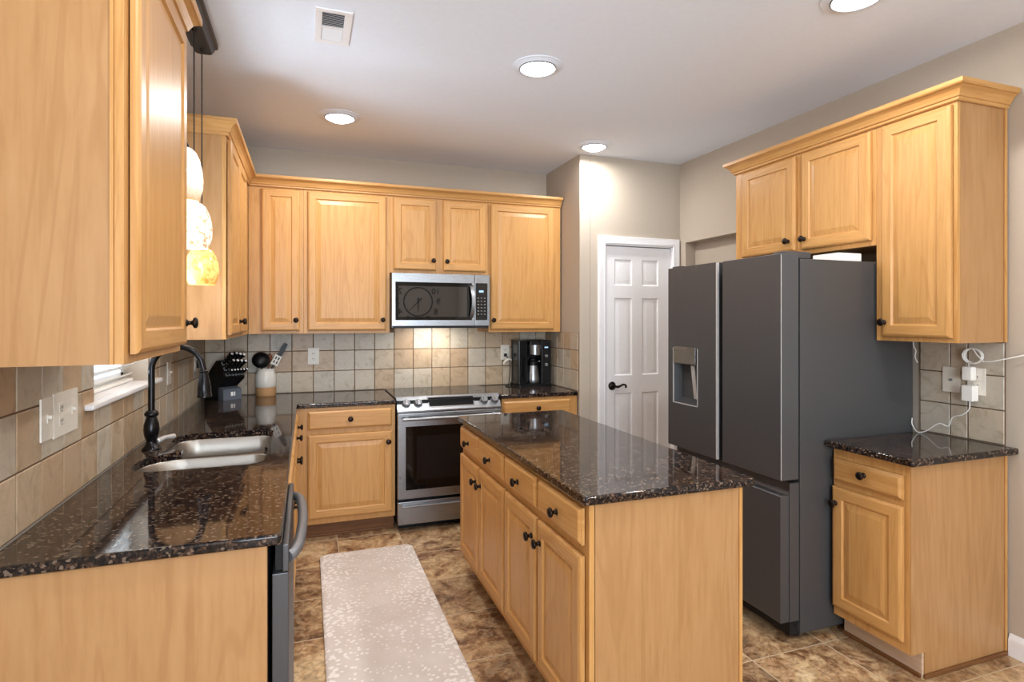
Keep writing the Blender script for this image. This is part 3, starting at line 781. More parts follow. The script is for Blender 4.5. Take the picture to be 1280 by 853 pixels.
# ---------------------------------------------------------------- range
RX0, RX1 = 1.2975, 2.0525
rg = thing('range', 'stainless slide in electric range with black glass oven door', 'range', (1.675, -0.35, 0))
mb = MB(); mb.box(RX0, RX1, -0.645, -0.02, 0.075, 0.905); mb.box(RX0 + 0.02, RX1 - 0.02, -0.60, -0.02, 0.0, 0.075)
obj('body', mb, M['black'], rg, smooth=None)
mb = MB(); mb.box(RX0 - 0.004, RX1 + 0.004, -0.600, -0.012, 0.906, 0.921, b=0.003)
for (x, y, r_) in ((1.49, -0.20, 0.09), (1.49, -0.44, 0.11), (1.86, -0.20, 0.09), (1.86, -0.44, 0.115), (1.675, -0.14, 0.055)):
    mb.lathe([(r_, 0.0), (r_, 0.0004), (r_ - 0.0025, 0.0004), (r_ - 0.0025, 0.0)], (x, y, 0.921), (0, 0, 1), 40, mat=1, caps=False)
ck = obj('cooktop', mb, [M['black_glass'], M['grey_label']], rg, smooth=30)
# sloping control panel
cpz = lambda a, b, f: (f, a, b)
mb = MB(); mb.prism([(-0.600, 0.906), (-0.600, 0.926), (-0.612, 0.927), (-0.676, 0.836), (-0.676, 0.826), (-0.62, 0.826), (-0.62, 0.88)], RX0, RX1, cpz)
pan = obj('control_panel', mb, M['steel'], rg, smooth=None)
A, Bv = Vector((0, -0.612, 0.927)), Vector((0, -0.676, 0.836)); dd = (Bv - A); ln = dd.length; dd.normalize(); nn = Vector((0, dd.z, -dd.y)); nn = Vector((0, -0.8179, 0.5753))
def on_panel(x, s, h): return tuple(A + dd * s + nn * h + Vector((x, 0, 0)))
mb = MB(); R = []
for ins, h in ((-0.006, 0.0), (-0.006, 0.003), (0.0, 0.003)):
    R.append([on_panel(1.520 + ins, 0.016 + ins, h), on_panel(1.852 - ins, 0.016 + ins, h), on_panel(1.846 - ins, 0.086 - ins, h), on_panel(1.526 + ins, 0.086 - ins, h)])
mb.loft(R, True, False, 1); mb.add(R[-1], [(0, 1, 2, 3)], 0)
dp = obj('display_glass', mb, [M['black_glass'], M['chrome']], pan, smooth=None)
mb = MB()
for (a, b) in ((1.684, 1.690), (1.694, 1.700), (1.704, 1.712)):
    mb.add([on_panel(a, 0.034, 0.0035), on_panel(b, 0.034, 0.0035), on_panel(b, 0.046, 0.0035), on_panel(a, 0.046, 0.0035)], [(0, 1, 2, 3)])
tag(obj('clock_digits', mb, M['display'], pan, smooth=None), 'small blue lit clock digits')
for x in (1.362, 1.446, 1.928, 2.010):
    mb = MB(); mb.lathe([(0.0, 0), (0.031, 0), (0.031, 0.004), (0.027, 0.006), (0.026, 0.022), (0.023, 0.026), (0.0, 0.026)], on_panel(x, 0.056, 0.0003), nn, 24)
    k = obj('control_knob', mb, M['grey_metal'], pan)
    mb = MB(); R = []
    for w_, h in ((0.007, 0.0262), (0.006, 0.036)):
        R.append([on_panel(x - w_, 0.056 - 0.022, h), on_panel(x + w_, 0.056 - 0.022, h), on_panel(x + w_, 0.056 + 0.022, h), on_panel(x - w_, 0.056 + 0.022, h)])
    mb.loft(R); obj('grip', mb, M['chrome'], k, smooth=None)
mb = MB(); mb.box(RX0, RX1, -0.690, -0.646, 0.228, 0.822, b=0.006); od = obj('oven_door', mb, M['steel'], rg)
mb = MB(); mb.box(1.352, 1.998, -0.693, -0.6905, 0.290, 0.730); wn = obj('oven_window', mb, M['black_glass'], od, smooth=None)
mb = MB(); mb.box(1.43, 1.92, -0.6936, -0.6931, 0.36, 0.66); obj('inner_window', mb, plain('oven_inner_glass', srgb(20, 20, 21), 0.08), wn, smooth=None)
mb = MB()
hz = 0.788
mb.tube([(1.325, -0.735, hz), (1.50, -0.738, hz), (1.675, -0.739, hz), (1.85, -0.738, hz), (2.025, -0.735, hz)], 0.0125, 14)
for x in (1.36, 1.99): mb.box(x - 0.012, x + 0.012, -0.735, -0.690, hz - 0.010, hz + 0.010, b=0.003)
obj('oven_handle', mb, M['steel'], od, smooth=50)
mb = MB(); mb.box(RX0, RX1, -0.690, -0.646, 0.050, 0.210, b=0.006); wd = obj('storage_drawer', mb, M['steel'], rg)
mb = MB(); mb.prism([(-0.6905, 0.190), (-0.716, 0.188), (-0.720, 0.180), (-0.712, 0.174), (-0.6905, 0.176)], 1.325, 2.025, lambda a, b, f: (f, a, b)); obj('drawer_handle', mb, M['steel'], wd, smooth=None)

# ---------------------------------------------------------------- microwave
mw = thing('microwave', 'stainless over the range microwave mounted under the short cabinet', 'microwave', (1.675, -0.2, 1.408))
MX0, MX1, MZ0, MZ1 = 1.297, 2.050, 1.412, 1.818
obj('case', B(MX0, MX1, -0.385, -0.012, MZ0, MZ1, b=0.003), M['grey_metal'], mw)
mb = MB(); mb.box(MX0, 1.929, -0.405, -0.386, MZ0 + 0.012, MZ1, b=0.003); md = obj('door', mb, M['steel'], mw)
wg = obj('door_glass', B(1.322, 1.905, -0.4075, -0.4052, 1.468, 1.752, b=0.001), M['black_glass'], md, smooth=None)
R = []
mb = MB(); mb.box(1.345, 1.865, -0.4082, -0.4077, 1.492, 1.722); obj('window_screen', mb, M['glass_screen'], wg, smooth=None)
pts = [(1.893, -0.407, 1.482), (1.897, -0.432, 1.500), (1.905, -0.446, 1.555), (1.908, -0.450, 1.61), (1.905, -0.446, 1.665), (1.897, -0.432, 1.722), (1.893, -0.407, 1.740)]
mb = MB(); R = []
for p in spline(pts, 5):
    R.append([(p.x - 0.014, p.y - 0.004, p.z), (p.x + 0.014, p.y - 0.004, p.z), (p.x + 0.014, p.y + 0.004, p.z), (p.x - 0.014, p.y + 0.004, p.z)])
mb.loft(R); tag(obj('handle', mb, M['steel'], md, smooth=30), 'bowed vertical steel handle')
mb = MB(); mb.box(1.931, MX1, -0.405, -0.386, MZ0 + 0.012, MZ1, b=0.003); cp_ = obj('control_panel', mb, M['steel'], mw)
kp = obj('keypad', B(1.934, 2.030, -0.4072, -0.4052, 1.468, 1.754), M['black_glass'], cp_, smooth=None)
mb = MB(); mb.box(1.962, 1.998, -0.4078, -0.4073, 1.682, 1.698); tag(obj('clock_digits', mb, M['display'], kp, smooth=None), 'small blue lit clock digits')
mb = MB()
for i in range(3):
    for j in range(6): mb.box(1.950 + i * 0.026, 1.962 + i * 0.026, -0.4077, -0.4073, 1.510 + j * 0.025, 1.517 + j * 0.025)
tag(obj('buttons', mb, M['grey_metal'], kp, smooth=None), 'grey touch keys')
mb = MB(); mb.box(MX0 + 0.01, MX1 - 0.01, -0.400, -0.02, MZ0 - 0.004, MZ0 + 0.011); obj('bottom_grille', mb, M['black'], mw, smooth=None)
obj('hood_lamp', B(1.60, 1.74, -0.23, -0.17, MZ0 - 0.0065, MZ0 - 0.0045), M['hood_lens'], mw, smooth=None)
area('hood_light', (1.67, -0.20, MZ0 - 0.012), (math.radians(12), 0, 0), 0.30, 0.07, HOOD_W, (1.0, 0.96, 0.90), parent=mw)

# ---------------------------------------------------------------- refrigerator
rf = thing('refrigerator', 'tall dark grey stainless refrigerator with ice and water dispenser', 'refrigerator', (3.2, -2.22, 0))
FY0, FY1, FXF = -2.648, -1.790, 2.720
mb = MB(); mb.box(2.832, 3.56, FY0 + 0.001, FY1, 0.035, 1.752, b=0.004); obj('case', mb, M['dark_side'], rf)
def fdoor(name, y0, y1, z0, z1, label=None, pocket=None):
    mb = MB(); mb.box(FXF, 2.824, y0, y1, z0, z1, b=0.005); o = obj(name, mb, M['dark_steel'], rf)
    if label: tag(o, label)
    return o
# left door with a recessed dispenser well: built around the opening
y0, y1, z0, z1 = -2.209, FY1, 0.742, 1.772
wy0, wy1, wz0, wz1 = -2.062, -1.838, 0.992, 1.312
mb = MB(); gy = [y0, wy0, wy1, y1]; gz = [z0, wz0, wz1, z1]
for i in range(3):
    for j in range(3):
        if i == 1 and j == 1: continue
        mb.add([(FXF, gy[i], gz[j]), (FXF, gy[i + 1], gz[j]), (FXF, gy[i + 1], gz[j + 1]), (FXF, gy[i], gz[j + 1])], [(0, 1, 2, 3)])
c = [(FXF, y0, z0), (FXF, y1, z0), (FXF, y1, z1), (FXF, y0, z1)]; d = [(2.824, a[1], a[2]) for a in c]
mb.add(c + d, [(0, 1, 5, 4), (1, 2, 6, 5), (2, 3, 7, 6), (3, 0, 4, 7), (4, 5, 6, 7)])
ld = obj('door', mb, M['dark_steel'], rf, smooth=None); tag(ld, 'narrow left door with the dispenser')
mb = MB(); rcs = [[(FXF + q, wy0 + i, wz0 + k), (FXF + q, wy1 - i, wz0 + k), (FXF + q, wy1 - i, wz1 - i), (FXF + q, wy0 + i, wz1 - i)] for q, i, k in ((0.0, 0, 0), (0.055, 0.012, 0.03))]
mb.loft(rcs, False, True)
disp = obj('dispenser_well', mb, M['dark_side'], ld, smooth=None)
mb = MB()
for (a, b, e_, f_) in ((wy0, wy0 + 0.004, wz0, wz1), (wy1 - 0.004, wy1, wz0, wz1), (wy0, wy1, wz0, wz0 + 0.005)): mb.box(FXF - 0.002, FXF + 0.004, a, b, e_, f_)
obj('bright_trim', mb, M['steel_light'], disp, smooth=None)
obj('control_pad', B(FXF - 0.006, FXF + 0.03, -2.047, -1.853, 1.222, 1.318, b=0.002), M['steel'], disp)
mb = MB(); mb.prism([(2.732, 1.215), (2.738, 1.218), (2.760, 1.03), (2.754, 1.028)], -2.015, -1.985, lambda a, b, f: (a, f, b)); obj('paddle', mb, M['steel_light'], disp, smooth=None)
rd = fdoor('door', FY0, -2.258, 0.742, 1.772, 'wide right door')
mb = MB(); mb.box(2.775, 2.8235, -2.256, -2.211, 0.75, 1.765); obj('handle_channel', mb, M['black'], rd, smooth=None)
mb = MB(); mb.box(FXF - 0.0015, FXF + 0.012, -2.2205, -2.2115, z0 + 0.002, z1 - 0.002); tag(obj('highlight_strip', mb, M['steel_light'], ld, smooth=None), 'vertical edge trim with a painted highlight')  # trim in pale metal, its colour carrying the edge highlight
tag(obj('highlight_strip', B(FXF - 0.0008, FXF + 0.002, FY0 - 0.0005, FY0 + 0.0012, 0.748, 1.766), M['steel_light'], rd, smooth=None), 'thin painted highlight along the door edge')  # pale strip added as the highlight on the door's front edge
# freezer drawer: scooped finger pull along the top
mb = MB(); mb.prism([(FXF + 0.002, 0.100), (FXF, 0.104), (FXF, 0.672), (FXF + 0.003, 0.676), (FXF + 0.05, 0.672), (FXF + 0.06, 0.69), (FXF + 0.062, 0.728), (2.824, 0.728), (2.824, 0.100)], FY0 + 0.004, FY1, lambda a, b, f: (a, f, b))
mb.box(FXF + 0.050, 2.824, FY0, FY0 + 0.004, 0.100, 0.728)
tag(obj('freezer_drawer', mb, M['dark_steel'], rf, smooth=None), 'lower freezer drawer with a scooped pull')
mb = MB(); mb.box(2.745, 2.90, FY0 + 0.004, FY0 + 0.075, 1.753, 1.784, b=0.004); obj('hinge_cover', mb, M['dark_side'], rf)
mb = MB(); mb.box(2.745, 2.90, FY1 - 0.075, FY1 - 0.004, 1.753, 1.784, b=0.004); obj('hinge_cover', mb, M['dark_side'], rf)
obj('kick_grille', B(2.79, 2.831, FY0 + 0.02, FY1 - 0.02, 0.025, 0.098), M['black_matte'], rf, smooth=None)
for y in (FY0 + 0.06, FY1 - 0.06):
    mb = MB(); mb.lathe([(0, 0), (0.018, 0), (0.020, 0.008), (0.012, 0.020), (0.012, 0.034), (0, 0.034)], (2.86, y, 0.0), (0, 0, 1), 16); obj('foot', mb, M['black_matte'], rf)
tag(obj('box', B(3.12, 3.27, -2.60, -2.45, 1.7525, 1.796, b=0.003), M['plastic_white']), 'flat white box lying on top of the refrigerator', 'box')

# ---------------------------------------------------------------- coffee maker
cm = thing('coffee_maker', 'black drip coffee maker with steel carafe on the counter right of the range', 'coffee maker', (2.50, -0.16, CT))
cx0, cx1 = 2.352, 2.652
zb = CT + 0.0005
mb = MB(); mb.rounded(cx0, cx1, -0.235, -0.02, zb, zb + 0.022, 0.018); mb.rounded(cx0 + 0.01, cx1 - 0.01, -0.095, -0.02, zb + 0.022, zb + 0.385, 0.015)
mb.box(cx0 + 0.10, cx1 - 0.095, -0.235, -0.094, zb + 0.262, zb + 0.380, b=0.008)
obj('housing', mb, M['black'], cm)
mb = MB(); mb.rounded(cx1 - 0.095, cx1, -0.222, -0.0955, zb + 0.0225, zb + 0.384, 0.012); cpn = obj('control_tower', mb, M['black'], cm)
mb = MB(); mb.rounded(cx0, cx0 + 0.088, -0.222, -0.0955, zb + 0.0225, zb + 0.384, 0.014)
obj('water_tank', mb, plain('smoked_tank', srgb(22, 22, 24), 0.2), cm)
mb = MB(); mb.box(cx0 + 0.036, cx0 + 0.052, -0.2232, -0.2222, zb + 0.07, zb + 0.25, b=0.0004); obj('tank_gauge', mb, M['black_glass'], cm)
mb = MB(); mb.lathe([(0.0, 0), (0.052, 0), (0.055, 0.004), (0.057, 0.085), (0.0, 0.085)], (2.504, -0.205, zb + 0.262), (0, 0, 1), 28); tag(obj('brew_basket', mb, M['steel'], cm), 'brushed steel brew basket')
ca = obj('carafe', MB().lathe([(0.0, 0), (0.062, 0), (0.065, 0.006), (0.063, 0.04), (0.054, 0.105), (0.047, 0.150), (0.0, 0.150)], (2.504, -0.165, zb + 0.0225), (0, 0, 1), 32), M['steel'], cm, smooth=60)
mb = MB(); mb.lathe([(0.0, 0), (0.048, 0), (0.048, 0.030), (0.043, 0.036), (0.036, 0.042), (0.036, 0.052), (0.0, 0.054)], (2.504, -0.165, zb + 0.1728), (0, 0, 1), 28); obj('lid', mb, M['black'], ca)
mb = MB(); mb.tube(spline([(2.548, -0.185, zb + 0.205), (2.572, -0.198, zb + 0.205), (2.588, -0.206, zb + 0.180), (2.596, -0.210, zb + 0.135), (2.598, -0.210, zb + 0.095)], 5), 0.009, 10); obj('handle', mb, M['steel'], ca, smooth=60)
mb = MB(); mb.box(2.590, 2.602, -0.2236, -0.2224, zb + 0.318, zb + 0.330); mb.box(2.606, 2.620, -0.2236, -0.2224, zb + 0.318, zb + 0.330); tag(obj('clock_digits', mb, M['display'], cpn, smooth=None), 'small blue lit digits')
for z in (0.252, 0.178):
    mb = MB(); mb.lathe([(0.0, 0), (0.015, 0), (0.015, 0.003), (0.011, 0.006), (0, 0.006)], (2.606, -0.2222, zb + z), (0, -1, 0), 20); obj('dial', mb, M['steel'], cpn)

# ---------------------------------------------------------------- knife block and knives
KB = Matrix.Translation((0.185, -0.215, CT + 0.0005)) @ Matrix.Rotation(math.radians(-52), 4, 'Z')
def kbp(f, s, z): return tuple(KB @ (Vector((f, s, z)) * 1.07))
kb = thing('knife_block', 'black slanted knife block in the corner of the left counter', 'knife block', KB.translation)
prof = [(-0.135, 0), (0.0, 0), (0.0, 0.085), (0.075, 0.135), (0.082, 0.150), (0.0, 0.255), (-0.015, 0.256), (-0.150, 0.135), (-0.145, 0.0)]
mb = MB(); mb.loft([[kbp(f, s, z) for f, z in prof] for s in (-0.068, 0.068)], True, True); obj('body', mb, M['black'], kb, smooth=None)
mb = MB(); mb.loft([[kbp(f, s, z) for f, z in ((0.0005, 0.0), (0.055, 0.0), (0.055, 0.072), (0.0005, 0.082))] for s in (-0.062, 0.062)], True, True)
ft = obj('front_foot', mb, M['grey_label'], kb, smooth=None)
mb = MB()
for (a, b) in ((-0.012, 0.004), (0.010, 0.018)): mb.loft([[kbp(0.0555, a, 0.026), kbp(0.0555, b, 0.026), kbp(0.0555, b, 0.052), kbp(0.0555, a, 0.052)], [kbp(0.0562, a, 0.026), kbp(0.0562, b, 0.026), kbp(0.0562, b, 0.052), kbp(0.0562, a, 0.052)]])
tag(obj('emblem', mb, M['plastic_white'], ft, smooth=None), 'small white emblem')
fa0, fa1 = Vector((0.082, 0, 0.150)), Vector((0.0, 0, 0.255)); fd = (fa1 - fa0).normalized(); fnv = Vector((fd.z, 0, -fd.x))
nkn = 0
def knife(s, tpos, ln, wd, th, label, group):
    """a knife whose dark handle stands out of the block's slanted face"""
    o_ = fa0 + fd * tpos + Vector((0, s, 0)) + fnv * 0.0006
    def q(a, b, c): v = o_ + fnv * a + fd * b + Vector((0, c, 0)); return tuple(KB @ (v * 1.07))
    k = thing('knife', label, 'knife', Vector(q(0, 0, 0)), group)
    mb = MB(); mb.loft([[q(a, -b, -th * .5), q(a, b, -th * .5), q(a, b, th * .5), q(a, -b, th * .5)] for a, b in ((0, wd * .42), (0.012, wd * .42))]); obj('bolster', mb, M['steel_light'], k, smooth=None)
    mb = MB(); R = []
    for a, b, c, sh in ((0.0125, .40, .5, 0), (0.03, .45, .55, 0), (ln * .5, .40, .55, -.003), (ln * .8, .48, .55, -.004), (ln * .96, .55, .5, -.008), (ln, .35, .4, -.009)):
        R.append([q(a, -wd * b + sh, -th * c * .7), q(a, -wd * b * .6 + sh, -th * c), q(a, wd * b * .6 + sh, -th * c), q(a, wd * b + sh, -th * c * .7), q(a, wd * b + sh, th * c * .7), q(a, wd * b * .6 + sh, th * c), q(a, -wd * b * .6 + sh, th * c), q(a, -wd * b + sh, th * c * .7)])
    mb.loft(R); h = obj('handle', mb, M['black'], k, smooth=40)
    mb = MB()
    for a in (ln * .3, ln * .55, ln * .8): mb.lathe([(0.003, 0), (0.003, 0.0006), (0, 0.0006)], q(a, -0.003, -th * .56), KB.to_3x3() @ Vector((0, -1, 0)), 8)
    mb.lathe([(wd * .36, 0), (wd * .36, 0.002), (0, 0.0022)], q(ln, -0.009, 0), KB.to_3x3() @ fnv, 12)
    tag(obj('rivets', mb, M['steel_light'], h, smooth=None), 'bright steel rivets and cap')
for i, (s, tp, ln) in enumerate(((-0.045, 0.105, 0.125), (-0.015, 0.105, 0.13), (0.015, 0.105, 0.12), (0.045, 0.105, 0.11), (-0.045, 0.062, 0.115), (-0.015, 0.062, 0.11), (0.015, 0.062, 0.105), (0.045, 0.062, 0.10))):
    knife(s, tp, ln, 0.026, 0.015, 'large black handled knife in the upper rows of the knife block', 'large knives in the knife block')
for i in range(6):
    knife(-0.052 + i * 0.0208, 0.018, 0.07, 0.018, 0.012, 'small black handled steak knife in the bottom row of the block', 'steak knives in the knife block')

# ---------------------------------------------------------------- crock and utensils
CX, CY = 0.425, -0.105
cr = thing('utensil_crock', 'white glazed crock with bare tan base holding utensils', 'crock', (CX, CY, CT))
z0 = CT + 0.0005
mb = MB(); mb.lathe([(0.0, 0), (0.066, 0), (0.068, 0.004), (0.070, 0.03), (0.070, 0.066)], (CX, CY, z0), (0, 0, 1), 36); obj('clay_base', mb, M['ceramic_tan'], cr, smooth=60)
mb = MB(); mb.lathe([(0.0695, 0.066), (0.072, 0.068), (0.072, 0.12), (0.070, 0.155), (0.060, 0.178), (0.059, 0.190), (0.064, 0.196), (0.063, 0.200), (0.057, 0.199), (0.054, 0.186), (0.062, 0.15), (0.064, 0.08), (0.0, 0.078)], (CX, CY, z0), (0, 0, 1), 36, caps=False); obj('glazed_body', mb, M['ceramic_white'], cr, smooth=60)
# round black ladle
mb = MB(); mb.tube([(CX - 0.030, CY - 0.012, z0 + 0.09), (CX - 0.028, CY - 0.010, z0 + 0.20), (CX - 0.026, CY - 0.010, z0 + 0.235)], 0.006, 8)
la = thing('ladle', 'round black ladle standing in the white crock', 'utensil', (CX - 0.030, CY - 0.012, z0 + 0.09)); obj('handle', mb, M['black'], la, smooth=60)
mb = MB(); bowl = [(0.062 * math.cos(a), 0.046 * math.sin(a)) for a in [i * PI / 2 / 8 for i in range(9)]]
mb.lathe([(r_, -h) for r_, h in bowl] + [(0.059 * math.cos(a), -0.042 * math.sin(a)) for a in [PI / 2 - i * PI / 2 / 8 for i in range(9)]], (CX - 0.032, CY - 0.022, z0 + 0.262), (-0.15, 0.75, -0.35), 28, caps=False); obj('bowl', mb, M['black'], la, smooth=60)
# spatula with dark handle leaning right
def lean(p0, p1, f): return tuple(Vector(p0).lerp(Vector(p1), f))
P0, P1 = (CX - 0.012, CY + 0.010, z0 + 0.10), (CX + 0.138, CY + 0.005, z0 + 0.380)
sp = thing('spatula', 'black handled spatula leaning right out of the crock', 'utensil', P0)
mb = MB(); R = []
for f, w_ in ((0, 0.005), (0.35, 0.006), (0.5, 0.012), (0.9, 0.016), (1.0, 0.012)):
    c = Vector(lean(P0, P1, f)); R.append([(c.x - w_, c.y - 0.0035, c.z + w_ * .4), (c.x + w_, c.y - 0.0035, c.z - w_ * .4), (c.x + w_, c.y + 0.0035, c.z - w_ * .4), (c.x - w_, c.y + 0.0035, c.z + w_ * .4)])
mb.loft(R); obj('blade', mb, M['black'], sp, smooth=None)
# slotted turner: pale blade with dark slots
P0, P1 = (CX - 0.008, CY - 0.020, z0 + 0.095), (CX + 0.098, CY - 0.040, z0 + 0.312)
tu = thing('slotted_turner', 'pale slotted turner leaning right in front of the black spatula', 'utensil', P0)
mb = MB(); mb.tube([P0, lean(P0, P1, 0.62)], 0.004, 8); obj('handle', mb, M['steel'], tu)
a = (Vector(P1) - Vector(P0)).normalized(); sd = Vector((a.z, 0, -a.x)).normalized()
def tq(f, s, h=0): return tuple(Vector(lean(P0, P1, f)) + sd * s + Vector((0, h, 0)))
mb = MB()
for s0, s1 in ((-0.026, -0.016), (-0.006, 0.006), (0.016, 0.026)): mb.loft([[tq(0.6, s0, h), tq(0.6, s1, h), tq(0.92, s1 * .9, h), tq(0.92, s0 * .9, h)] for h in (0, 0.003)])
for f0, f1 in ((0.6, 0.66), (0.74, 0.78), (0.87, 0.92)): mb.loft([[tq(f0, -0.026, h), tq(f0, 0.026, h), tq(f1, 0.0235, h), tq(f1, -0.0235, h)] for h in (-0.0003, 0.0033)])
obj('blade', mb, M['ceramic_white'], tu, smooth=None)
P0 = (CX + 0.008, CY + 0.022, z0 + 0.10)
ws = thing('wooden_spoon', 'reddish wooden spoon standing at the back of the crock', 'utensil', P0)
mb = MB(); mb.tube([P0, (CX + 0.018, CY + 0.030, z0 + 0.24)], 0.005, 8); obj('handle', mb, M['wood_spoon'], ws)
mb = MB(); mb.tube([(CX + 0.018, CY + 0.030, z0 + 0.238), (CX + 0.020, CY + 0.031, z0 + 0.26), (CX + 0.022, CY + 0.032, z0 + 0.285), (CX + 0.023, CY + 0.033, z0 + 0.305)], [0.006, 0.019, 0.020, 0.006], 14); obj('spoon_bowl', mb, M['wood_spoon'], ws, smooth=60)

# ---------------------------------------------------------------- outlets, switches, chargers
def plate(name, label, axis, plane, u0, u1, v0, v1, kind, cat='outlet', m='plate'):
    fn = face_map(axis, plane)
    t = thing(name, label, cat, Vector(fn((u0 + u1) / 2, v0, 0)))
    mb = MB(); fn_box(mb, fn, u0, u1, v0, v1, 0.0002, 0.006, b=0.002); pl = obj('cover_plate', mb, M[m], t)
    cols = [(u0 + u1) / 2] if u1 - u0 < 0.10 else [u0 + (u1 - u0) * .27, u0 + (u1 - u0) * .73]
    vm = (v0 + v1) / 2
    for c, kd in zip(cols, kind):
        if kd == 'outlet':
            for dv in (-0.02, 0.02):
                mb = MB(); fn_box(mb, fn, c - 0.017, c + 0.017, vm + dv - 0.014, vm + dv + 0.014, 0.0062, 0.0082, b=0.0008)
                s_ = obj('socket', mb, M[m], t)
                mb = MB()
                for du in (-0.007, 0.007): fn_box(mb, fn, c + du - 0.0014, c + du + 0.0014, vm + dv - 0.003, vm + dv + 0.006, 0.0083, 0.0088)
                fn_box(mb, fn, c - 0.002, c + 0.002, vm + dv - 0.011, vm + dv - 0.007, 0.0083, 0.0088)
                tag(obj('slots', mb, M['black_matte'], s_, smooth=None), 'dark slots')
        elif kd == 'switch':
            mb = MB(); fn_box(mb, fn, c - 0.005, c + 0.005, vm - 0.012, vm + 0.012, 0.0062, 0.009); fn_box(mb, fn, c - 0.004, c + 0.004, vm + 0.0, vm + 0.010, 0.009, 0.018, b=0.001); obj('toggle', mb, M[m], t, smooth=None)
        elif kd == 'coax':
            mb = MB(); mb.lathe([(0, 0), (0.006, 0), (0.006, 0.004), (0.004, 0.004), (0.004, 0.010), (0, 0.010)], fn(c, vm, 0.0062), OUT[axis], 14); obj('coax_jack', mb, M['grey_metal'], t)
    return t
TW = 0.0087
plate('light_switch', 'narrow switch plate on the left tiles, nearest to us', '+x', TW, -2.732, -2.655, 1.128, 1.250, ['switch'], 'switch')
plate('wall_outlet', 'double wide cover plate with outlet on the near left tiles', '+x', TW, -2.648, -2.462, 1.122, 1.254, ['outlet', 'switch'])
plate('light_switch', 'pale switch plate on the left tiles just past the window sill', '+x', TW, -1.195, -1.110, 1.125, 1.245, ['switch'], 'switch')
plate('wall_outlet', 'outlet on the left tiles behind the faucet, with a black plug', '+x', TW, -0.405, -0.325, 1.130, 1.252, ['outlet'])
plate('wall_outlet', 'outlet on the back tiles left of the range, nothing plugged in', '-y', -TW, 0.715, 0.797, 1.128, 1.255, ['outlet'])
plate('wall_outlet', 'outlet on the back tiles beside the coffee maker', '-y', -TW, 2.270, 2.348, 1.128, 1.255, ['outlet'])
plate('cable_plate', 'blank almond cable plate on the right tiles', '-x', XR - TW, -2.838, -2.758, 1.126, 1.246, ['coax'], 'wall plate')
plate('wall_outlet', 'outlet on the right tiles with two white chargers plugged in', '-x', XR - TW, -2.945, -2.868, 1.126, 1.250, ['outlet'])
tag(obj('plug', MB().box(0.0176, 0.060, -0.386, -0.346, 1.150, 1.206, b=0.006), M['black']), 'black plug in the left wall outlet by the knife block', 'plug')
tag(obj('charger', MB().box(XR - 0.055, XR - 0.0178, -2.912, -2.868, 1.192, 1.256, b=0.007), M['plastic_white']), 'upper white charger in the right outlet, with the coiled cord', 'charger')
ch = tag(obj('charger', MB().box(XR - 0.062, XR - 0.0178, -2.920, -2.872, 1.098, 1.170, b=0.004), M['plastic_white']), 'lower white charger in the right outlet, its cord falling to the counter', 'charger')
mb = MB(); cc = []
for i in range(66):
    a = i / 65 * 2 * PI * 2.6 + 4.2; rr = 0.039 + 0.003 * math.sin(a * 0.77)
    cc.append((XR - 0.022 - 0.014 * i / 65, -2.902 + rr * math.cos(a), 1.306 + rr * math.sin(a) * 0.86))
cc = [(XR - 0.036, -2.890, 1.257), (XR - 0.028, -2.885, 1.268)] + cc + [(XR - 0.036, -2.95, 1.283), (XR - 0.030, -3.02, 1.296), (XR - 0.018, -3.09, 1.318), (XR - 0.012, -3.20, 1.355), (XR - 0.010, -3.40, 1.40)]
mb.tube(spline(cc, 2), 0.0028, 6); tag(obj('coiled_cord', mb, M['plastic_white'], smooth=60), 'white cord coiled above the right outlet and running off right', 'cord')
mb = MB(); mb.tube(spline([(XR - 0.040, -2.896, 1.097), (XR - 0.038, -2.892, 1.060), (XR - 0.040, -2.865, 1.030), (XR - 0.038, -2.820, 1.010), (XR - 0.036, -2.800, 0.965), (XR - 0.045, -2.762, 0.972), (XR - 0.06, -2.715, 0.930), (XR - 0.08, -2.685, 0.9185), (XR - 0.10, -2.672, 0.955), (XR - 0.09, -2.664, 0.985)], 6), 0.0024, 6)
tag(obj('drooping_cord', mb, M['plastic_white'], smooth=60), 'thin white cord drooping from the lower charger to the right counter', 'cord')
mb = MB(); mb.tube(spline([(XR - 0.10, -2.676, 1.371), (XR - 0.10, -2.680, 1.34), (XR - 0.10, -2.690, 1.32), (XR - 0.10, -2.686, 1.29), (XR - 0.10, -2.698, 1.262)], 6), 0.0024, 6)
tag(obj('loose_cord', mb, M['plastic_white'], smooth=60), 'short white cord end dangling from the tall right cabinet', 'cord')
mb = MB(); mb.tube(spline([(2.309, -0.024, 1.168), (2.309, -0.045, 1.165), (2.325, -0.06, 1.140), (2.342, -0.055, 1.10), (2.340, -0.050, 1.00), (2.31, -0.10, 0.9215), (2.27, -0.14, 0.9185), (2.285, -0.19, 0.9185), (2.345, -0.236, 0.9185)], 6), 0.0035, 8)
mb.box(2.296, 2.322, -0.034, -0.0178, 1.156, 1.182, b=0.004)
tag(obj('power_cord', mb, M['black'], smooth=50), 'black power cord of the coffee maker plugged in beside it', 'cord')
mb = MB(); mb.tube(spline([(2.346, -0.078, 1.128), (2.322, -0.084, 1.136), (2.292, -0.080, 1.122), (2.276, -0.076, 1.098)], 5), [0.007] * 6 + [0.011] * 5 + [0.009] * 5, 8)
tag(obj('cord_tie', mb, M['plate'], smooth=60), 'pale cord tie on the power cord by the coffee maker', 'cord tie')

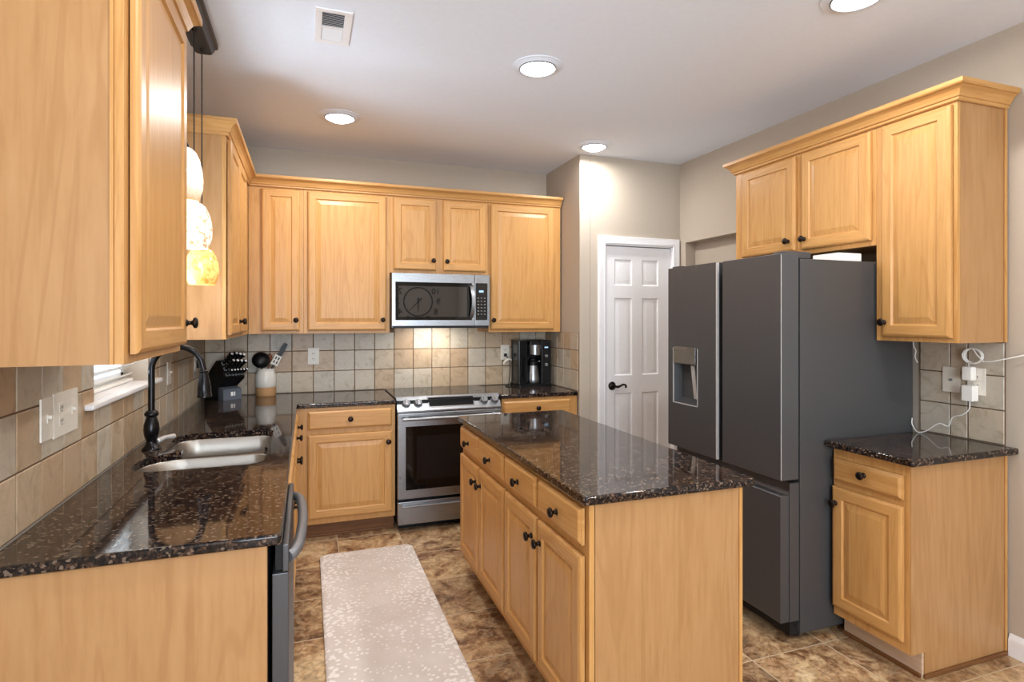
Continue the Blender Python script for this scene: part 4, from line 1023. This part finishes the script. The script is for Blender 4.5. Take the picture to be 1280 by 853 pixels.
# ---------------------------------------------------------------- ceiling fittings
pf = thing('pendant_light', 'three glass pendants on a charcoal ceiling bar over the sink', 'pendant light', (0.262, -1.95, 2.69))
mb = MB(); R = []
for ins, z in ((0.006, 2.7565), (0.0, 2.752), (0.0, 2.735), (0.010, 2.729), (0.014, 2.715), (0.022, 2.700), (0.030, 2.697)):
    R.append([(x, y, z) for x, y in rrect(0.205 + ins, 0.319 - ins, -2.235 + ins, -1.672 - ins, 0.018, 3)])
mb.loft(R); cn = obj('canopy', mb, M['canopy'], pf, smooth=30)
for y in (-2.14, -1.95, -1.76): obj('ferrule', MB().lathe([(0, 0), (0.010, 0), (0.008, 0.010), (0, 0.011)], (0.262, y, 2.697), (0, 0, -1), 14), M['bronze'], cn)
def pend(y, zt, zb_, rmax, mat, label):
    L_ = zt - zb_
    cd = obj('cord', MB().tube([(0.262, y, 2.69), (0.262, y, zt + 0.02)], 0.0026, 8), M['black_matte'], pf)
    obj('cap', MB().lathe([(0, 0.022), (0.008, 0.020), (0.016, 0.004), (0.018, -0.004), (0, -0.004)], (0.262, y, zt), (0, 0, 1), 18), M['bronze'], cd)
    p = [(0.016, 0), (0.030, 0.03), (0.045, 0.10), (0.058, 0.24), (0.067, 0.42), (0.0705, 0.60), (0.068, 0.78), (0.058, 0.93), (0.053, 1.0)]
    prof = [(r_ * rmax / 0.0705, -h * L_) for r_, h in p]
    prof += [(r_ - 0.003, h + (0.0 if i else 0.002)) for i, (r_, h) in enumerate(prof[::-1])]
    s_ = tag(obj('glass_shade', MB().lathe(prof, (0.262, y, zt), (0, 0, 1), 32, caps=False), M[mat], pf, smooth=60), label)
    obj('bulb', MB().lathe([(0, 0), (0.012, 0), (0.012, -0.03), (0.026, -0.065), (0.022, -0.09), (0, -0.10)], (0.262, y, zt - 0.012), (0, 0, 1), 16), M['bulb'], s_, smooth=60)
    d = bpy.data.lights.new('pendant_glow', 'POINT'); d.energy = 0.7; d.color = (1.0, 0.92, 0.80); d.shadow_soft_size = 0.03
    o = bpy.data.objects.new('pendant_glow', d); COL.objects.link(o); o.parent = pf; o.location = Vector((0.262, y, zb_ - 0.03)) - pf.location
pend(-2.14, 2.145, 1.935, 0.064, 'shade_white', 'white lit shade with amber rim, nearest of the three')
pend(-1.95, 1.968, 1.772, 0.070, 'shade_crackle', 'pale crackled lit shade in the middle')
pend(-1.76, 1.800, 1.630, 0.071, 'shade_amber', 'amber lit shade, farthest of the three')

DL = [(0.905, -0.895, 'recessed ceiling light above the range side, leftmost of those in view'), (1.812, -1.976, 'recessed ceiling light above the island, near the middle of the ceiling'),
      (2.706, -0.885, 'recessed ceiling light right beside the pantry corner'), (2.763, -2.99, 'recessed ceiling light cut off by the top edge, above the refrigerator aisle')]
DL += [(0.9, -3.6, 'added recessed fill light out of view on the left'), (2.7, -4.6, 'added recessed fill light out of view on the right'), (1.0, -5.9, 'added rear recessed fill light on the left, out of view'), (2.7, -6.3, 'added rear recessed fill light on the right, out of view')]  # extra unseen downlights, added to light the room
proto = None
for i, (x, y, lab) in enumerate(DL):
    if proto is None:
        proto = thing('recessed_light', lab, 'ceiling light', (x, y, H), 'recessed ceiling lights')
        mb = MB(); mb.lathe([(0.098, -0.0005), (0.130, -0.0005), (0.129, -0.004), (0.104, -0.007), (0.100, -0.012), (0.094, -0.012), (0.092, -0.0005)], (x, y, H), (0, 0, 1), 40, caps=False); obj('trim_ring', mb, M['ceil'], proto, smooth=60)
        mb = MB(); mb.lathe([(0.0935, -0.002), (0.0935, -0.016), (0.090, -0.017), (0.084, -0.006), (0.084, -0.002)], (x, y, H), (0, 0, 1), 40, caps=False); tag(obj('baffle', mb, M['grey_metal'], proto, smooth=60), 'grey metal ring')
        mb = MB(); mb.lathe([(0.0, -0.034), (0.030, -0.033), (0.055, -0.029), (0.072, -0.021), (0.080, -0.010), (0.080, -0.001)], (x, y, H), (0, 0, 1), 40, caps=False); tag(obj('lens', mb, M['down_lens'], proto, smooth=60), 'glowing white domed lens')
        t = proto
    else:
        t = proto.copy(); COL.objects.link(t); t.location = (x, y, H); t['label'] = lab
        for ch_ in list(proto.children):
            if ch_.type != 'MESH': continue
            c = ch_.copy(); COL.objects.link(c); c.parent = t
    area('downlight', (x, y, H - 0.04), (0, 0, 0), 0.15, 0.15, DOWN_W, (1.0, 0.98, 0.955), 'DISK', parent=t)

vt = thing('ceiling_vent', 'white square ceiling vent with two banks of louvres', 'vent', (0.818, -2.04, H))
vx0, vx1, vy0, vy1 = 0.742, 0.893, -2.195, -1.890
mb = MB()
mb.box(vx0, vx1, vy0, -2.168, H - 0.008, H, b=0.003); mb.box(vx0, vx1, -1.917, vy1, H - 0.008, H, b=0.003); mb.box(vx0, 0.771, -2.168, -1.917, H - 0.008, H, b=0.003); mb.box(0.860, vx1, -2.168, -1.917, H - 0.008, H, b=0.003); mb.box(0.771, 0.860, -2.046, -2.036, H - 0.007, H)
obj('frame', mb, M['white'], vt)
obj('backing', B(0.771, 0.860, -2.168, -1.917, H - 0.0012, H - 0.0004), M['black_matte'], vt, smooth=None)
for (a, b, sg, nm, n_) in ((-2.166, -2.048, 1, 'near', 10), (-2.034, -1.919, -1, 'far', 11)):
    mb = MB()
    for k in range(n_):
        y = a + (b - a) * (k + 0.5) / n_; hw = 0.0042 if sg < 0 else 0.0052
        mb.prism([(y - hw * .75, H - 0.0065 if sg > 0 else H - 0.0015), (y - hw * .75, H - 0.0055 if sg > 0 else H - 0.0005), (y + hw * .75, H - 0.0005 if sg > 0 else H - 0.0055), (y + hw * .75, H - 0.0015 if sg > 0 else H - 0.0065)], 0.772, 0.859, lambda p, q, f: (f, p, q))
    obj('louvres', mb, M['white'], vt, smooth=None)

# ---------------------------------------------------------------- mat, clock on the rear wall
mb = MB(); R = []
for ins, z in ((0.004, 0.0008), (0.0, 0.004), (0.0, 0.009), (0.006, 0.013), (0.016, 0.014)):
    R.append([(x, y, z) for x, y in rrect(0.784 + ins, 1.350 - ins, -2.80 + ins, -0.925 - ins, 0.045, 5)])
mb.loft(R); tag(obj('kitchen_mat', mb, M['mat'], smooth=40), 'long pale fawn mat with white spots on the aisle floor', 'mat')

# wall clock on the rear wall; the microwave door mirrors it
KX, KZ, KY = 2.80, 1.83, REAR + 0.012
ck_ = thing('wall_clock', 'large round open wall clock with black numerals on the rear wall', 'clock', (KX, REAR + 0.005, KZ))
mb = MB(); mb.tube([(KX + 0.285 * math.cos(a), KY, KZ + 0.285 * math.sin(a)) for a in [i / 48 * 2 * PI for i in range(49)]], 0.011, 8); obj('ring', mb, M['black_matte'], ck_, smooth=60)
mb = MB()
for an, l0, l1, w_ in ((math.radians(-135), -0.10, 0.26, 0.012), (math.radians(-91), -0.08, 0.20, 0.016)):
    # seen from the room, +x lies to the left
    d_ = Vector((-math.cos(an) * -1, 0, math.sin(an))); n_ = Vector((-d_.z, 0, d_.x)); c_ = Vector((KX, KY + 0.012, KZ))
    mb.loft([[tuple(c_ + d_ * l0 + n_ * w_), tuple(c_ + d_ * l1 + n_ * w_ * .4), tuple(c_ + d_ * l1 - n_ * w_ * .4), tuple(c_ + d_ * l0 - n_ * w_)], [tuple(c_ + d_ * l0 + n_ * w_ + Vector((0, .004, 0))), tuple(c_ + d_ * l1 + n_ * w_ * .4 + Vector((0, .004, 0))), tuple(c_ + d_ * l1 - n_ * w_ * .4 + Vector((0, .004, 0))), tuple(c_ + d_ * l0 - n_ * w_ + Vector((0, .004, 0)))]])
obj('hands', mb, M['black_matte'], ck_, smooth=None)
for h_ in range(1, 13):
    cu = bpy.data.curves.new('numeral', 'FONT'); cu.body = str(h_); cu.size = 0.17; cu.align_x = 'CENTER'; cu.align_y = 'CENTER'; cu.extrude = 0.004
    cu.materials.append(M['black_matte'])
    o = bpy.data.objects.new('numeral', cu); COL.objects.link(o)
    me = bpy.data.meshes.new_from_object(o.evaluated_get(bpy.context.evaluated_depsgraph_get())); bpy.data.objects.remove(o, do_unlink=True)
    o = bpy.data.objects.new('numeral', me); COL.objects.link(o); o.parent = ck_
    a = PI / 2 - h_ / 12 * 2 * PI
    o.location = (-0.41 * math.cos(a), 0.010, 0.41 * math.sin(a)); o.rotation_euler = (PI / 2, 0, PI)
